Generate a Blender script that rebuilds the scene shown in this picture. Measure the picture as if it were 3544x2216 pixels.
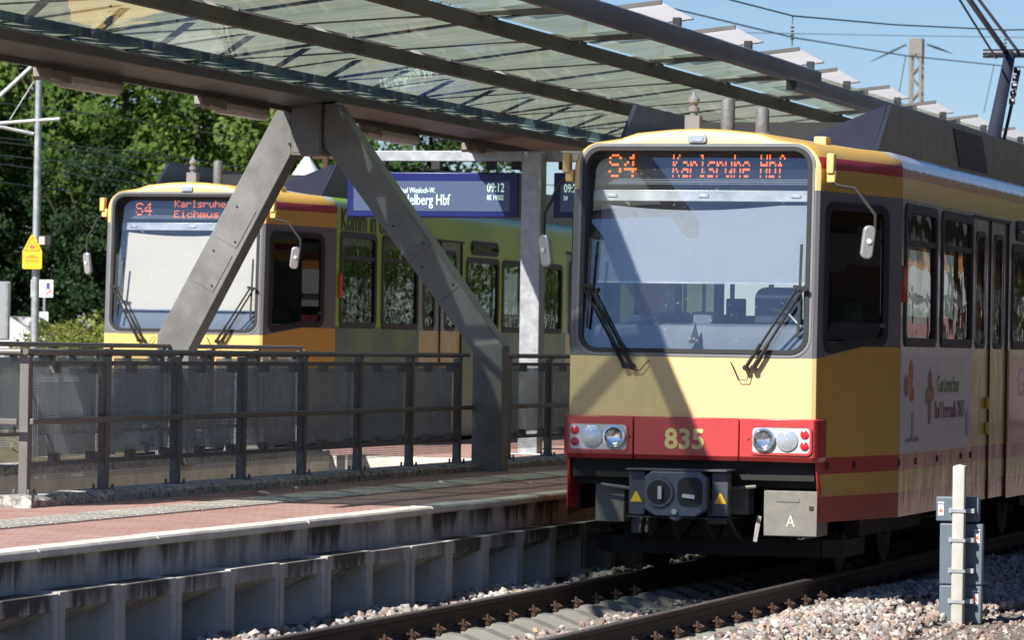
import bpy, bmesh, math, random
from mathutils import Vector, Matrix

# ---------------------------------------------------------------- scene, camera, sky, sun
scene = bpy.context.scene
for o in list(bpy.data.objects):
    bpy.data.objects.remove(o, do_unlink=True)
col = scene.collection
R = math.radians

FOC, IMW, IMH, CAMZ = 15000.0, 3544.0, 2216.0, 1.78      # focal length in photo pixels
YAW, PITCH, ROLL = math.atan(4252 / FOC), math.atan(97 / FOC), R(.9)
fw = Vector((-math.sin(YAW) * math.cos(PITCH), math.cos(YAW) * math.cos(PITCH), math.sin(PITCH)))
rt = Vector((math.cos(YAW), math.sin(YAW), 0))
up = rt.cross(fw)
cr = math.cos(ROLL) * rt + math.sin(ROLL) * up
cu = math.cos(ROLL) * up - math.sin(ROLL) * rt
cam_d = bpy.data.cameras.new('camera')
cam = bpy.data.objects.new('camera', cam_d)
col.objects.link(cam)
cam.matrix_world = Matrix(((cr.x, cu.x, -fw.x, 0), (cr.y, cu.y, -fw.y, 0), (cr.z, cu.z, -fw.z, CAMZ), (0, 0, 0, 1)))
cam_d.sensor_width = 36
cam_d.lens = 36 * FOC / IMW
cam_d.clip_start = .5
cam_d.clip_end = 6000
cam_d.dof.use_dof = True
cam_d.dof.focus_distance = 35
cam_d.dof.aperture_fstop = 6.3
scene.camera = cam

SUN = Vector((.46, 1.0, -1.0)).normalized()              # direction the light travels
ELEV = math.asin(-SUN.z)
ROT = math.atan2(-SUN.x, -SUN.y)
world = bpy.data.worlds.new('World')
scene.world = world
world.use_nodes = True
wn = world.node_tree
bg = wn.nodes['Background']
sky = wn.nodes.new('ShaderNodeTexSky')
sky.sky_type = 'NISHITA'
sky.sun_disc = False
sky.sun_elevation = ELEV
sky.sun_rotation = ROT
sky.air_density = 1.0
sky.dust_density = .15
sky.altitude = 600
sky.ozone_density = 3.0
tint = wn.nodes.new('ShaderNodeMix')          # the clear, deep blue of that morning: one even tint over the whole sky
tint.data_type = 'RGBA'
tint.blend_type = 'MULTIPLY'
tint.inputs[0].default_value = 1
tint.inputs[7].default_value = (.84, .935, 1.13, 1)
wn.links.new(sky.outputs[0], tint.inputs[6])
wn.links.new(tint.outputs[2], bg.inputs[0])
bg.inputs[1].default_value = .053
sun_d = bpy.data.lights.new('sun', 'SUN')
sun_d.energy = 5.0
sun_d.angle = R(.53)
sun_d.color = (1, .955, .88)
sun = bpy.data.objects.new('sun', sun_d)
col.objects.link(sun)
sun.rotation_euler = SUN.to_track_quat('-Z', 'Y').to_euler()
sun.location = (-20, 10, 40)
scene.view_settings.view_transform = 'Standard'
scene.view_settings.look = 'None'
scene.view_settings.exposure = .78
scene.view_settings.gamma = 1
scene.view_settings.use_curve_mapping = False
scene.render.engine = 'CYCLES'
scene.cycles.max_bounces = 10
scene.cycles.transparent_max_bounces = 24
scene.cycles.glossy_bounces = 5
scene.cycles.caustics_reflective = False
scene.cycles.caustics_refractive = False


def at_depth(px, py, depth):
    d = fw + ((px - IMW / 2) / FOC) * cr - ((py - IMH / 2) / FOC) * cu
    return Vector((0, 0, CAMZ)) + d * depth


def at_y(px, py, y):
    d = fw + ((px - IMW / 2) / FOC) * cr - ((py - IMH / 2) / FOC) * cu
    return Vector((0, 0, CAMZ)) + d * (y / d.y)


# ---------------------------------------------------------------- object helpers
def tag(o, label=None, cat=None, group=None, kind=None):
    if label: o['label'] = label
    if cat: o['category'] = cat
    if group: o['group'] = group
    if kind: o['kind'] = kind
    return o


def empty(name, loc, label=None, cat=None, group=None, kind=None):
    o = bpy.data.objects.new(name, None)
    col.objects.link(o)
    o.location = loc
    o.empty_display_size = .1
    return tag(o, label, cat, group, kind)


def link(name, me, parent=None, loc=None):
    o = bpy.data.objects.new(name, me)
    col.objects.link(o)
    if parent is not None: o.parent = parent
    if loc is not None: o.location = loc
    return o


def copy_tree(o, parent=None):
    c = o.copy()
    col.objects.link(c)
    c.parent = parent
    for ch in [x for x in bpy.data.objects if x.parent == o]:
        copy_tree(ch, c)
    return c


class MB:
    """collects faces for one mesh"""
    def __init__(s):
        s.v, s.f, s.m = [], [], []

    def face(s, pts, m=0):
        n = len(s.v)
        s.v += [tuple(p) for p in pts]
        s.f.append(tuple(range(n, n + len(pts))))
        s.m.append(m)
        return s

    def raw(s, verts, faces, m=0):
        n = len(s.v)
        s.v += [tuple(p) for p in verts]
        for f in faces:
            s.f.append(tuple(i + n for i in f))
            s.m.append(m)
        return s

    def box(s, x0, x1, y0, y1, z0, z1, m=0):
        v = [(x0, y0, z0), (x1, y0, z0), (x1, y1, z0), (x0, y1, z0), (x0, y0, z1), (x1, y0, z1), (x1, y1, z1), (x0, y1, z1)]
        return s.raw(v, [(0, 3, 2, 1), (4, 5, 6, 7), (0, 1, 5, 4), (1, 2, 6, 5), (2, 3, 7, 6), (3, 0, 4, 7)], m)

    def bar(s, p, q, w, h, upv=(0, 0, 1), m=0):
        """rectangular bar from p to q, w across, h along upv"""
        p, q, upv = Vector(p), Vector(q), Vector(upv)
        d = (q - p).normalized()
        a = d.cross(upv)
        if a.length < 1e-5: a = d.cross(Vector((1, 0, 0)))
        a.normalize()
        b = a.cross(d)
        a *= w / 2
        b *= h / 2
        v = [p - a - b, p + a - b, p + a + b, p - a + b, q - a - b, q + a - b, q + a + b, q - a + b]
        return s.raw(v, [(0, 1, 2, 3), (7, 6, 5, 4), (0, 4, 5, 1), (1, 5, 6, 2), (2, 6, 7, 3), (3, 7, 4, 0)], m)

    def tube(s, pts, r, n=8, caps=True, m=0):
        pts = [Vector(p) for p in pts]
        rs = r if isinstance(r, (list, tuple)) else [r] * len(pts)
        base = len(s.v)
        ref = None
        for i, p in enumerate(pts):
            d = (pts[min(i + 1, len(pts) - 1)] - pts[max(i - 1, 0)]).normalized()
            if ref is None:
                ref = d.cross(Vector((0, 0, 1)))
                if ref.length < 1e-3: ref = d.cross(Vector((1, 0, 0)))
            a = (ref - d * ref.dot(d)).normalized()
            ref = a
            b = d.cross(a)
            for k in range(n):
                t = 2 * math.pi * k / n
                s.v.append(tuple(p + (a * math.cos(t) + b * math.sin(t)) * rs[i]))
        for i in range(len(pts) - 1):
            for k in range(n):
                k2 = (k + 1) % n
                s.f.append((base + i * n + k, base + i * n + k2, base + (i + 1) * n + k2, base + (i + 1) * n + k))
                s.m.append(m)
        if caps:
            s.f.append(tuple(base + k for k in reversed(range(n))))
            s.f.append(tuple(base + (len(pts) - 1) * n + k for k in range(n)))
            s.m += [m, m]
        return s

    def prism(s, poly, axis, a0, a1, m=0):
        """polygon in the two other axes, extruded along axis 'x','y','z'"""
        def P(u, v, w):
            return {'x': (w, u, v), 'y': (u, w, v), 'z': (u, v, w)}[axis]
        n = len(poly)
        v = [P(u, w, a0) for u, w in poly] + [P(u, w, a1) for u, w in poly]
        f = [tuple(reversed(range(n))), tuple(range(n, 2 * n))]
        f += [(i, (i + 1) % n, (i + 1) % n + n, i + n) for i in range(n)]
        return s.raw(v, f, m)

    def lathe(s, prof, c, axis='z', n=16, m=0):
        """prof: (radius, height along axis)"""
        base = len(s.v)
        c = Vector(c)
        for r, h in prof:
            for k in range(n):
                t = 2 * math.pi * k / n
                a, b = r * math.cos(t), r * math.sin(t)
                s.v.append(tuple(c + Vector({'z': (a, b, h), 'y': (a, h, b), 'x': (h, a, b)}[axis])))
        for i in range(len(prof) - 1):
            for k in range(n):
                k2 = (k + 1) % n
                s.f.append((base + i * n + k, base + i * n + k2, base + (i + 1) * n + k2, base + (i + 1) * n + k))
                s.m.append(m)
        s.f.append(tuple(base + k for k in reversed(range(n))))
        s.f.append(tuple(base + (len(prof) - 1) * n + k for k in range(n)))
        s.m += [m, m]
        return s

    def mesh(s, name, mats, smooth=False, fix=True):
        me = bpy.data.meshes.new(name)
        me.from_pydata(s.v, [], s.f)
        if not isinstance(mats, (list, tuple)): mats = [mats]
        for m in mats: me.materials.append(m)
        if len(mats) > 1: me.polygons.foreach_set('material_index', s.m)
        if fix and len(s.f) < 20000:
            bm = bmesh.new()
            bm.from_mesh(me)
            bmesh.ops.remove_doubles(bm, verts=bm.verts, dist=1e-5)
            bmesh.ops.recalc_face_normals(bm, faces=bm.faces)
            bm.to_mesh(me)
            bm.free()
        if smooth: me.polygons.foreach_set('use_smooth', [True] * len(me.polygons))
        me.update()
        return me

    def build(s, name, mats, parent=None, loc=None, smooth=False, bevel=0, seg=2, fix=True):
        o = link(name, s.mesh(name, mats, smooth, fix), parent, loc)
        if smooth or bevel: auto_smooth(o)
        if bevel:
            b = o.modifiers.new('bevel', 'BEVEL')
            b.width = bevel
            b.segments = seg
            b.limit_method = 'ANGLE'
            b.angle_limit = R(40)
        return o


def auto_smooth(o, ang=35):
    me = o.data
    bm = bmesh.new()
    bm.from_mesh(me)
    for e in bm.edges:
        e.smooth = not (len(e.link_faces) != 2 or e.calc_face_angle(0) > R(ang))
    for f in bm.faces: f.smooth = True
    bm.to_mesh(me)
    bm.free()


def rrect(x0, x1, z0, z1, r, n=5, sub=1):
    """rounded rectangle, counter-clockwise"""
    pts = []
    for cx, cz, a in ((x1 - r, z0 + r, -90), (x1 - r, z1 - r, 0), (x0 + r, z1 - r, 90), (x0 + r, z0 + r, 180)):
        for i in range(n + 1):
            t = R(a + 90 * i / n)
            pts.append((cx + r * math.cos(t), cz + r * math.sin(t)))
    if sub > 1:
        out = []
        for i, p in enumerate(pts):
            q = pts[(i + 1) % len(pts)]
            k = sub if math.hypot(q[0] - p[0], q[1] - p[1]) > .15 else 1
            out += [(p[0] + (q[0] - p[0]) * j / k, p[1] + (q[1] - p[1]) * j / k) for j in range(k)]
        pts = out
    return pts


def ring_faces(mb, outer, inner, fn, m=0):
    """band between two closed outlines of equal length; fn maps (u, v) to a point"""
    n = len(outer)
    for i in range(n):
        j = (i + 1) % n
        mb.face([fn(*outer[i]), fn(*outer[j]), fn(*inner[j]), fn(*inner[i])], m)


def ray_poly(c, ang, poly):
    best = 0
    dx, dz = math.cos(ang), math.sin(ang)
    for i in range(len(poly)):
        (x1, z1), (x2, z2) = poly[i], poly[(i + 1) % len(poly)]
        ex, ez = x2 - x1, z2 - z1
        den = dx * ez - dz * ex
        if abs(den) < 1e-12: continue
        t = ((x1 - c[0]) * ez - (z1 - c[1]) * ex) / den
        u = ((x1 - c[0]) * dz - (z1 - c[1]) * dx) / den
        if t > 0 and -1e-6 <= u <= 1 + 1e-6: best = max(best, t)
    return (c[0] + dx * best, c[1] + dz * best)


def text_obj(name, s, size, mat, parent, origin, facing='-y', sx=1.0, extrude=.0015, align='LEFT', bold=0.0):
    cu_ = bpy.data.curves.new(name, 'FONT')
    cu_.body = s
    cu_.size = size
    cu_.extrude = extrude
    cu_.offset = bold
    cu_.align_x = align
    cu_.resolution_u = 3
    tmp = bpy.data.objects.new(name + '_tmp', cu_)
    col.objects.link(tmp)
    bpy.context.view_layer.update()
    dg = bpy.context.evaluated_depsgraph_get()
    me = bpy.data.meshes.new_from_object(tmp.evaluated_get(dg))
    bpy.data.objects.remove(tmp, do_unlink=True)
    me.materials.clear()
    me.materials.append(mat)
    o = link(name, me, parent)
    ax = {'-y': ((1, 0, 0), (0, 0, 1), (0, -1, 0)), '+x': ((0, 1, 0), (0, 0, 1), (1, 0, 0))}[facing]
    M = Matrix.Identity(4)
    for c, a in enumerate(ax):
        for r_ in range(3): M[r_][c] = a[r_] * (sx if c == 0 else 1)
    M.translation = Vector(origin)
    o.matrix_local = M
    return o


# ---------------------------------------------------------------- materials
def nodes_of(name):
    m = bpy.data.materials.new(name)
    m.use_nodes = True
    nt = m.node_tree
    return m, nt, nt.nodes['Principled BSDF'], nt.nodes['Material Output']


def N(nt, kind, **kw):
    n = nt.nodes.new(kind)
    for k, v in kw.items():
        if k.startswith('i_'): n.inputs[int(k[2:])].default_value = v
        else: setattr(n, k, v)
    return n


def mth(nt, op, a, b=None, c=None):
    n = nt.nodes.new('ShaderNodeMath')
    n.operation = op
    for i, x in enumerate((a, b, c)):
        if x is None: continue
        if isinstance(x, (int, float)): n.inputs[i].default_value = x
        else: nt.links.new(x, n.inputs[i])
    return n.outputs[0]


def mixc(nt, fac, a, b, blend='MIX'):
    n = nt.nodes.new('ShaderNodeMix')
    n.data_type = 'RGBA'
    n.blend_type = blend
    for i, x in ((0, fac), (6, a), (7, b)):
        if isinstance(x, (int, float)): n.inputs[i].default_value = x
        elif isinstance(x, tuple): n.inputs[i].default_value = (*x[:3], 1)
        else: nt.links.new(x, n.inputs[i])
    return n.outputs[2]


def coords(nt, space='world', scale=(1, 1, 1)):
    if space == 'world': src = N(nt, 'ShaderNodeNewGeometry').outputs['Position']
    else: src = N(nt, 'ShaderNodeTexCoord').outputs['Object']
    mp = N(nt, 'ShaderNodeMapping')
    mp.inputs['Scale'].default_value = scale
    nt.links.new(src, mp.inputs[0])
    return mp.outputs[0]


def noise(nt, vec, scale, detail=4, rough=.55):
    n = N(nt, 'ShaderNodeTexNoise')
    n.inputs['Scale'].default_value = scale
    n.inputs['Detail'].default_value = detail
    n.inputs['Roughness'].default_value = rough
    nt.links.new(vec, n.inputs['Vector'])
    return n.outputs['Fac']


def ramp(nt, fac, lo, hi):
    n = N(nt, 'ShaderNodeMapRange')
    n.inputs[1].default_value, n.inputs[2].default_value = lo, hi
    nt.links.new(fac, n.inputs[0])
    return n.outputs[0]


def bump(nt, bsdf, h, strength=.3, dist=.01):
    b = N(nt, 'ShaderNodeBump')
    b.inputs['Strength'].default_value = strength
    b.inputs['Distance'].default_value = dist
    nt.links.new(h, b.inputs['Height'])
    nt.links.new(b.outputs[0], bsdf.inputs['Normal'])


def pbr(name, c, rough=.5, metal=0.0, var=.15, scale=3.0, bmp=0.0, bscale=40.0, spec=.5, coat=0.0, space='world', stretch=(1, 1, 1), dirt=None, dirt_amt=.5, rvar=.12):
    """one real surface: base colour with uneven tone, uneven gloss, optional dirt and fine relief"""
    m, nt, b, out = nodes_of(name)
    v = coords(nt, space, stretch)
    n1 = noise(nt, v, scale, 6, .6)
    f = ramp(nt, n1, .3, .7)
    lo = tuple(max(0, x * (1 - var)) for x in c)
    hi = tuple(min(1, x * (1 + var)) for x in c)
    cc = mixc(nt, f, lo, hi)
    if dirt:
        n2 = noise(nt, v, scale * .37, 8, .65)
        cc = mixc(nt, mth(nt, 'MULTIPLY', ramp(nt, n2, .48, .72), dirt_amt), cc, dirt)
    nt.links.new(cc, b.inputs['Base Color'])
    r = N(nt, 'ShaderNodeMapRange')
    r.inputs[3].default_value = max(.02, rough - rvar)
    r.inputs[4].default_value = min(1, rough + rvar)
    nt.links.new(n1, r.inputs[0])
    nt.links.new(r.outputs[0], b.inputs['Roughness'])
    b.inputs['Metallic'].default_value = metal
    b.inputs['Specular IOR Level'].default_value = spec
    b.inputs['Coat Weight'].default_value = coat
    b.inputs['Coat Roughness'].default_value = .05
    if bmp: bump(nt, b, noise(nt, v, bscale, 5, .6), bmp)
    return m


def glass(name, tint, ior=1.5, rough=.0, haze=0.0, haze_col=(.5, .5, .5), wav=0.0, wscale=3.0, trans=0.0, space='world', spots=0.0):
    """thin pane: tinted see-through, Fresnel mirror, optional haze (dust) and translucency"""
    m, nt, b, out = nodes_of(name)
    nt.nodes.remove(b)
    tr = N(nt, 'ShaderNodeBsdfTransparent')
    tr.inputs[0].default_value = (*tint, 1)
    sh = tr.outputs[0]
    if haze or trans:
        v = coords(nt, space)
        if trans:
            tl = N(nt, 'ShaderNodeBsdfTranslucent')
            tl.inputs[0].default_value = (*haze_col, 1)
            mx = N(nt, 'ShaderNodeMixShader')
            mx.inputs[0].default_value = trans
            nt.links.new(sh, mx.inputs[1])
            nt.links.new(tl.outputs[0], mx.inputs[2])
            sh = mx.outputs[0]
        if haze:
            df = N(nt, 'ShaderNodeBsdfDiffuse')
            df.inputs[0].default_value = (*haze_col, 1)
            mx = N(nt, 'ShaderNodeMixShader')
            nz = noise(nt, v, 2.2, 6, .65)
            nt.links.new(mth(nt, 'MULTIPLY', ramp(nt, nz, .2, .8), haze * 2), mx.inputs[0])
            nt.links.new(sh, mx.inputs[1])
            nt.links.new(df.outputs[0], mx.inputs[2])
            sh = mx.outputs[0]
    if spots:                                    # dried drops and insect marks
        df = N(nt, 'ShaderNodeBsdfDiffuse')
        df.inputs[0].default_value = (.42, .4, .37, 1)
        mx = N(nt, 'ShaderNodeMixShader')
        nz = ramp(nt, noise(nt, coords(nt, space), 27, 3, .6), .66, .73)
        nt.links.new(mth(nt, 'MULTIPLY', nz, spots), mx.inputs[0])
        nt.links.new(sh, mx.inputs[1])
        nt.links.new(df.outputs[0], mx.inputs[2])
        sh = mx.outputs[0]
    gl = N(nt, 'ShaderNodeBsdfGlossy')
    gl.inputs['Roughness'].default_value = rough
    if wav:
        bp = N(nt, 'ShaderNodeBump')
        bp.inputs['Strength'].default_value = wav
        bp.inputs['Distance'].default_value = .02
        nt.links.new(noise(nt, coords(nt, space), wscale, 2, .5), bp.inputs['Height'])
        nt.links.new(bp.outputs[0], gl.inputs['Normal'])
    mx = N(nt, 'ShaderNodeMixShader')
    nt.links.new(schlick(nt, ((ior - 1) / (ior + 1)) ** 2), mx.inputs[0])
    nt.links.new(sh, mx.inputs[1])
    nt.links.new(gl.outputs[0], mx.inputs[2])
    nt.links.new(mx.outputs[0], out.inputs[0])
    return m


def schlick(nt, f0, normal=None):
    """mirror share of a thin pane, the same from both sides"""
    ge = N(nt, 'ShaderNodeNewGeometry')
    d = N(nt, 'ShaderNodeVectorMath', operation='DOT_PRODUCT')
    nt.links.new(ge.outputs['Incoming'], d.inputs[0])
    nt.links.new(normal if normal is not None else ge.outputs['Normal'], d.inputs[1])
    c = mth(nt, 'SUBTRACT', 1.0, mth(nt, 'ABSOLUTE', d.outputs['Value']))
    return mth(nt, 'ADD', mth(nt, 'MULTIPLY', mth(nt, 'POWER', c, 5.0), 1 - f0), f0)


def emit(name, c, s):
    m, nt, b, out = nodes_of(name)
    b.inputs['Base Color'].default_value = (*c, 1)
    b.inputs['Emission Color'].default_value = (*c, 1)
    b.inputs['Emission Strength'].default_value = s
    return m


def foliage(name, c1, c2, trans=.35):
    m, nt, b, out = nodes_of(name)
    at = N(nt, 'ShaderNodeAttribute')
    at.attribute_name = 'tone'
    oi = N(nt, 'ShaderNodeObjectInfo')
    f = mth(nt, 'ADD', mth(nt, 'MULTIPLY', at.outputs['Fac'], .8), mth(nt, 'MULTIPLY', oi.outputs['Random'], .2))
    cc = mixc(nt, f, c1, c2)
    nt.links.new(cc, b.inputs['Base Color'])
    b.inputs['Roughness'].default_value = .5
    b.inputs['Specular IOR Level'].default_value = .12
    tl = N(nt, 'ShaderNodeBsdfTranslucent')
    nt.links.new(mixc(nt, .5, cc, (c2[0] * 1.2, c2[1] * 1.3, c2[2] * .6)), tl.inputs[0])
    mx = N(nt, 'ShaderNodeMixShader')
    mx.inputs[0].default_value = trans
    nt.links.new(b.outputs[0], mx.inputs[1])
    nt.links.new(tl.outputs[0], mx.inputs[2])
    nt.links.new(mx.outputs[0], out.inputs[0])
    return m


def concrete(name, base=(.34, .33, .31), streak=.75, moss=0.0):
    """weathered concrete: run-off streaks that follow gravity, blotches, pores"""
    m, nt, b, out = nodes_of(name)
    v = coords(nt, 'world')
    vs = coords(nt, 'world', (4, 4, .5))
    n1 = ramp(nt, noise(nt, v, 2.3, 8, .65), .3, .72)
    n2 = ramp(nt, noise(nt, vs, 1.9, 9, .75), .38, .66)
    n3 = noise(nt, v, 60, 3, .6)
    big = ramp(nt, noise(nt, coords(nt, 'world', (1, 1, 1.6)), 1.15, 4, .55), .40, .60)
    c = mixc(nt, n1, tuple(x * .72 for x in base), tuple(x * 1.12 for x in base))
    c = mixc(nt, mth(nt, 'MULTIPLY', mth(nt, 'MULTIPLY', n2, big), streak), c, (.045, .043, .036))
    if moss: c = mixc(nt, mth(nt, 'MULTIPLY', ramp(nt, noise(nt, v, 21, 8, .75), .43, .6), moss), c, (.03, .03, .022))
    nt.links.new(mixc(nt, mth(nt, 'MULTIPLY', n3, .25), c, (.2, .2, .19)), b.inputs['Base Color'])
    b.inputs['Roughness'].default_value = .86
    bump(nt, b, mth(nt, 'ADD', n3, n1), .35, .006)
    return m


M = {}
M['steel'] = pbr('painted_steel', (.125, .12, .115), .5, 0, .18, 2.5, .12, 30, dirt=(.05, .045, .04), dirt_amt=.55)
M['support'] = pbr('support_paint', (.19, .188, .182), .45, 0, .2, 3.5, .18, 22, dirt=(.085, .072, .055), dirt_amt=.75)
M['steel_dk'] = pbr('edge_beam_paint', (.055, .06, .075), .42, 0, .15, 2, .1, 30)
M['purlin'] = pbr('purlin_paint', (.06, .052, .043), .6, 0, .25, 2, .15, 25, dirt=(.07, .055, .03), dirt_amt=.7)
M['galv'] = pbr('galvanised_steel', (.42, .44, .46), .48, .55, .22, 9, .06, 60)
M['alu'] = pbr('bare_aluminium', (.55, .56, .57), .35, .8, .1, 5)
M['mesh'] = pbr('mesh_wire', (.3, .31, .32), .5, .3, .1, 6)
M['rail_fence'] = pbr('railing_paint', (.15, .143, .138), .45, 0, .14, 4, .08, 50)
M['conc'] = concrete('platform_wall_concrete')
M['conc_kerb'] = concrete('kerb_concrete', (.6, .58, .54), .55, .8)
M['coping'] = concrete('coping_concrete', (.78, .73, .64), .1)
M['post_conc'] = pbr('post_concrete', (.5, .49, .46), .85, 0, .1, 8, .3, 60, dirt=(.3, .28, .2), dirt_amt=.5)
M['sleeper'] = concrete('sleeper_concrete', (.22, .21, .185), .4)
M['rust'] = pbr('rusty_iron', (.065, .033, .021), .8, .1, .35, 30, .5, 60)
M['rail_side'] = pbr('rail_rust', (.045, .03, .024), .7, .2, .3, 6, .2, 40)
M['rail_top'] = pbr('rail_running_surface', (.4, .37, .35), .28, .9, .12, 5, stretch=(1, .1, 1))
M['orange_band'] = pbr('orange_signboard', (.62, .25, .08), .6)
M['white'] = pbr('white_plastic', (.75, .75, .73), .4, 0, .05)
M['black'] = pbr('black_rubber', (.015, .015, .016), .55, 0, .3, 8)
M['dark'] = pbr('underframe_black', (.017, .016, .015), .75, 0, .4, 6, .2, 20)
M['red'] = pbr('red_paint', (.48, .05, .05), .3, 0, .06, 3, spec=.5, coat=.3, space='obj')
M['cream'] = pbr('cream_lettering', (.8, .62, .24), .4, 0, .04)
M['yellow'] = pbr('yellow_paint', (.74, .52, .18), .35, 0, .05, 3, spec=.5)
M['gray_tram'] = pbr('slate_tram_paint', (.19, .192, .205), .4, 0, .08, 3, space='obj')
M['slate'] = pbr('roof_fairing_paint', (.028, .031, .045), .33, 0, .1, 3, .1, 4, spec=.4, coat=.12, space='obj')
M['coupler'] = pbr('coupler_paint', (.095, .105, .14), .45, .2, .2, 8, .1, 30, space='obj')
M['box_gray'] = pbr('dusty_box', (.2, .19, .17), .8, 0, .15, 12, .15, 60, space='obj')
M['mirror'] = pbr('mirror_shell', (.5, .5, .52), .3, .6, .05)
M['blind'] = pbr('roller_blind', (.78, .71, .6), .8, 0, .04, 3, space='obj')
M['blind_sky_tint'] = pbr('roller_blind_sky_tint', (.36, .40, .47), .8, 0, .04, 3, space='obj')  # grey blind with the blue of the mirrored sky put into its colour
M['cab'] = pbr('cab_interior', (.07, .08, .085), .7, 0, .15, 3, space='obj')
M['cab_yel'] = pbr('cab_pole_yellow', (.62, .5, .1), .5, 0, .1)
M['desk'] = pbr('driver_desk', (.16, .18, .22), .6, 0, .15, 4, space='obj')
M['seat'] = pbr('seat_fabric', (.04, .05, .08), .9, 0, .25, 30)
M['led'] = emit('led_orange', (1, .19, .04), 1.3)
M['led_panel'] = pbr('led_panel', (.12, .14, .175), .6, 0, .1, 3, space='obj')
M['amber'] = pbr('amber_lens', (.5, .07, .01), .2, 0, .1, coat=.5)
M['jacket'] = pbr('orange_jacket', (.6, .2, .03), .9, 0, .2, 8)
M['redlens'] = pbr('red_lens', (.65, .02, .03), .15, 0, .1, coat=1)
M['chrome'] = pbr('lamp_reflector', (.72, .74, .77), .16, .95, .05)
M['lampglass'] = pbr('lamp_lens', (.62, .66, .7), .1, .55, .15, 60, .3, 90, coat=1)
M['lamphouse'] = pbr('lamp_housing', (.58, .58, .6), .35, .2, .08)
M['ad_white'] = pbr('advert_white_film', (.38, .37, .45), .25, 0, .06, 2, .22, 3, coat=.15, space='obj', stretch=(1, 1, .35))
M['ad_pink'] = pbr('advert_pink_film', (.5, .1, .12), .22, 0, .3, 2, .22, 3, coat=.4, space='obj', stretch=(1, 1, .35))
M['txt_green'] = pbr('print_green', (.13, .19, .05), .4)
M['txt_maroon'] = pbr('print_maroon', (.16, .035, .06), .4)
M['txt_red'] = pbr('print_red', (.5, .07, .03), .4)
M['txt_gray'] = pbr('print_gray', (.25, .25, .27), .4)
M['txt_black'] = pbr('print_black', (.02, .02, .02), .5)
M['txt_white'] = pbr('print_white', (.75, .7, .7), .5)
M['txt_blue'] = pbr('print_blue', (.05, .07, .25), .5)
M['warn'] = pbr('warning_yellow', (.85, .5, .02), .5, 0, .05)
M['sign_red'] = pbr('sign_red', (.7, .12, .06), .5)
M['navy'] = pbr('navy_enamel', (.005, .009, .11), .35, 0, .12, 2)
M['lcd'] = emit('lcd_backlit', (.05, .075, .15), .14)
M['lcd_txt'] = emit('lcd_text', (.6, .8, .7), .45)
M['win'] = glass('windscreen_glass', (.86, .89, .9), 2.7, haze=.03, haze_col=(.55, .57, .6), space='obj', spots=.45)
M['sidewin'] = glass('side_window_glass', (.2, .24, .24), 1.75, wav=.35, wscale=2.2, space='obj')
M['cabwin'] = glass('cab_window_glass', (.3, .37, .37), 1.55, space='obj')
M['fence_glass'] = glass('railing_glass', (.74, .8, .82), 1.5, haze=.26, haze_col=(.55, .62, .65), trans=.25)
M['diff'] = pbr('lamp_diffuser', (.55, .5, .45), .3, 0, .15, 14)
M['lampbody'] = pbr('luminaire_body', (.27, .245, .21), .6, 0, .2, 6, dirt=(.12, .1, .08), dirt_amt=.7)
M['bark'] = pbr('bark', (.07, .055, .04), .9, 0, .3, 8, .6, 20)
M['leaf'] = foliage('leaves_mid', (.035, .075, .018), (.12, .2, .04))
M['leaf2'] = foliage('leaves_light', (.05, .095, .022), (.16, .235, .055))
M['leaf_dk'] = foliage('leaves_shade_dark', (.008, .02, .01), (.03, .06, .02), .2)  # deep shade under the trees put into a near-black leaf colour
M['leaf_sh'] = foliage('leaves_shrub', (.1, .13, .03), (.34, .36, .1))
M['grass'] = pbr('grass', (.1, .14, .035), .9, 0, .45, 2.5, .6, 30, dirt=(.3, .24, .15), dirt_amt=.8)
M['sand'] = pbr('sandy_soil', (.36, .29, .2), .95, 0, .25, 1.5, .5, 20, dirt=(.09, .13, .03), dirt_amt=.9)
M['carpaint'] = pbr('white_car_paint', (.7, .7, .71), .25, 0, .03, coat=1)
M['carglass'] = pbr('car_glass', (.02, .025, .03), .08, 0, .1, coat=1)
M['tyre'] = pbr('tyre', (.02, .02, .02), .85, 0, .2)
M['trailer'] = pbr('trailer_tarpaulin', (.33, .35, .37), .6, 0, .1, 2)
M['blue_paint'] = pbr('blue_paint', (.02, .06, .2), .4)
M['pot'] = pbr('pot_antenna', (.13, .135, .14), .6, .1, .3, 20, .3, 50, space='obj')
M['wire'] = pbr('overhead_wire', (.045, .06, .055), .5, .4, .1)
M['insul'] = pbr('insulator', (.12, .17, .09), .3, 0, .2, coat=.5)
M['brick_wall'] = pbr('sandstone', (.42, .22, .13), .9, 0, .2, 1.2, .4, 12)
M['beige'] = pbr('rendered_wall', (.42, .37, .29), .9, 0, .1, 1)
M['roof'] = pbr('slate_roof', (.06, .055, .05), .8, 0, .25, 2, .3, 15)
M['asph'] = pbr('asphalt', (.055, .055, .055), .9, 0, .2, 3, .4, 80)


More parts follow.
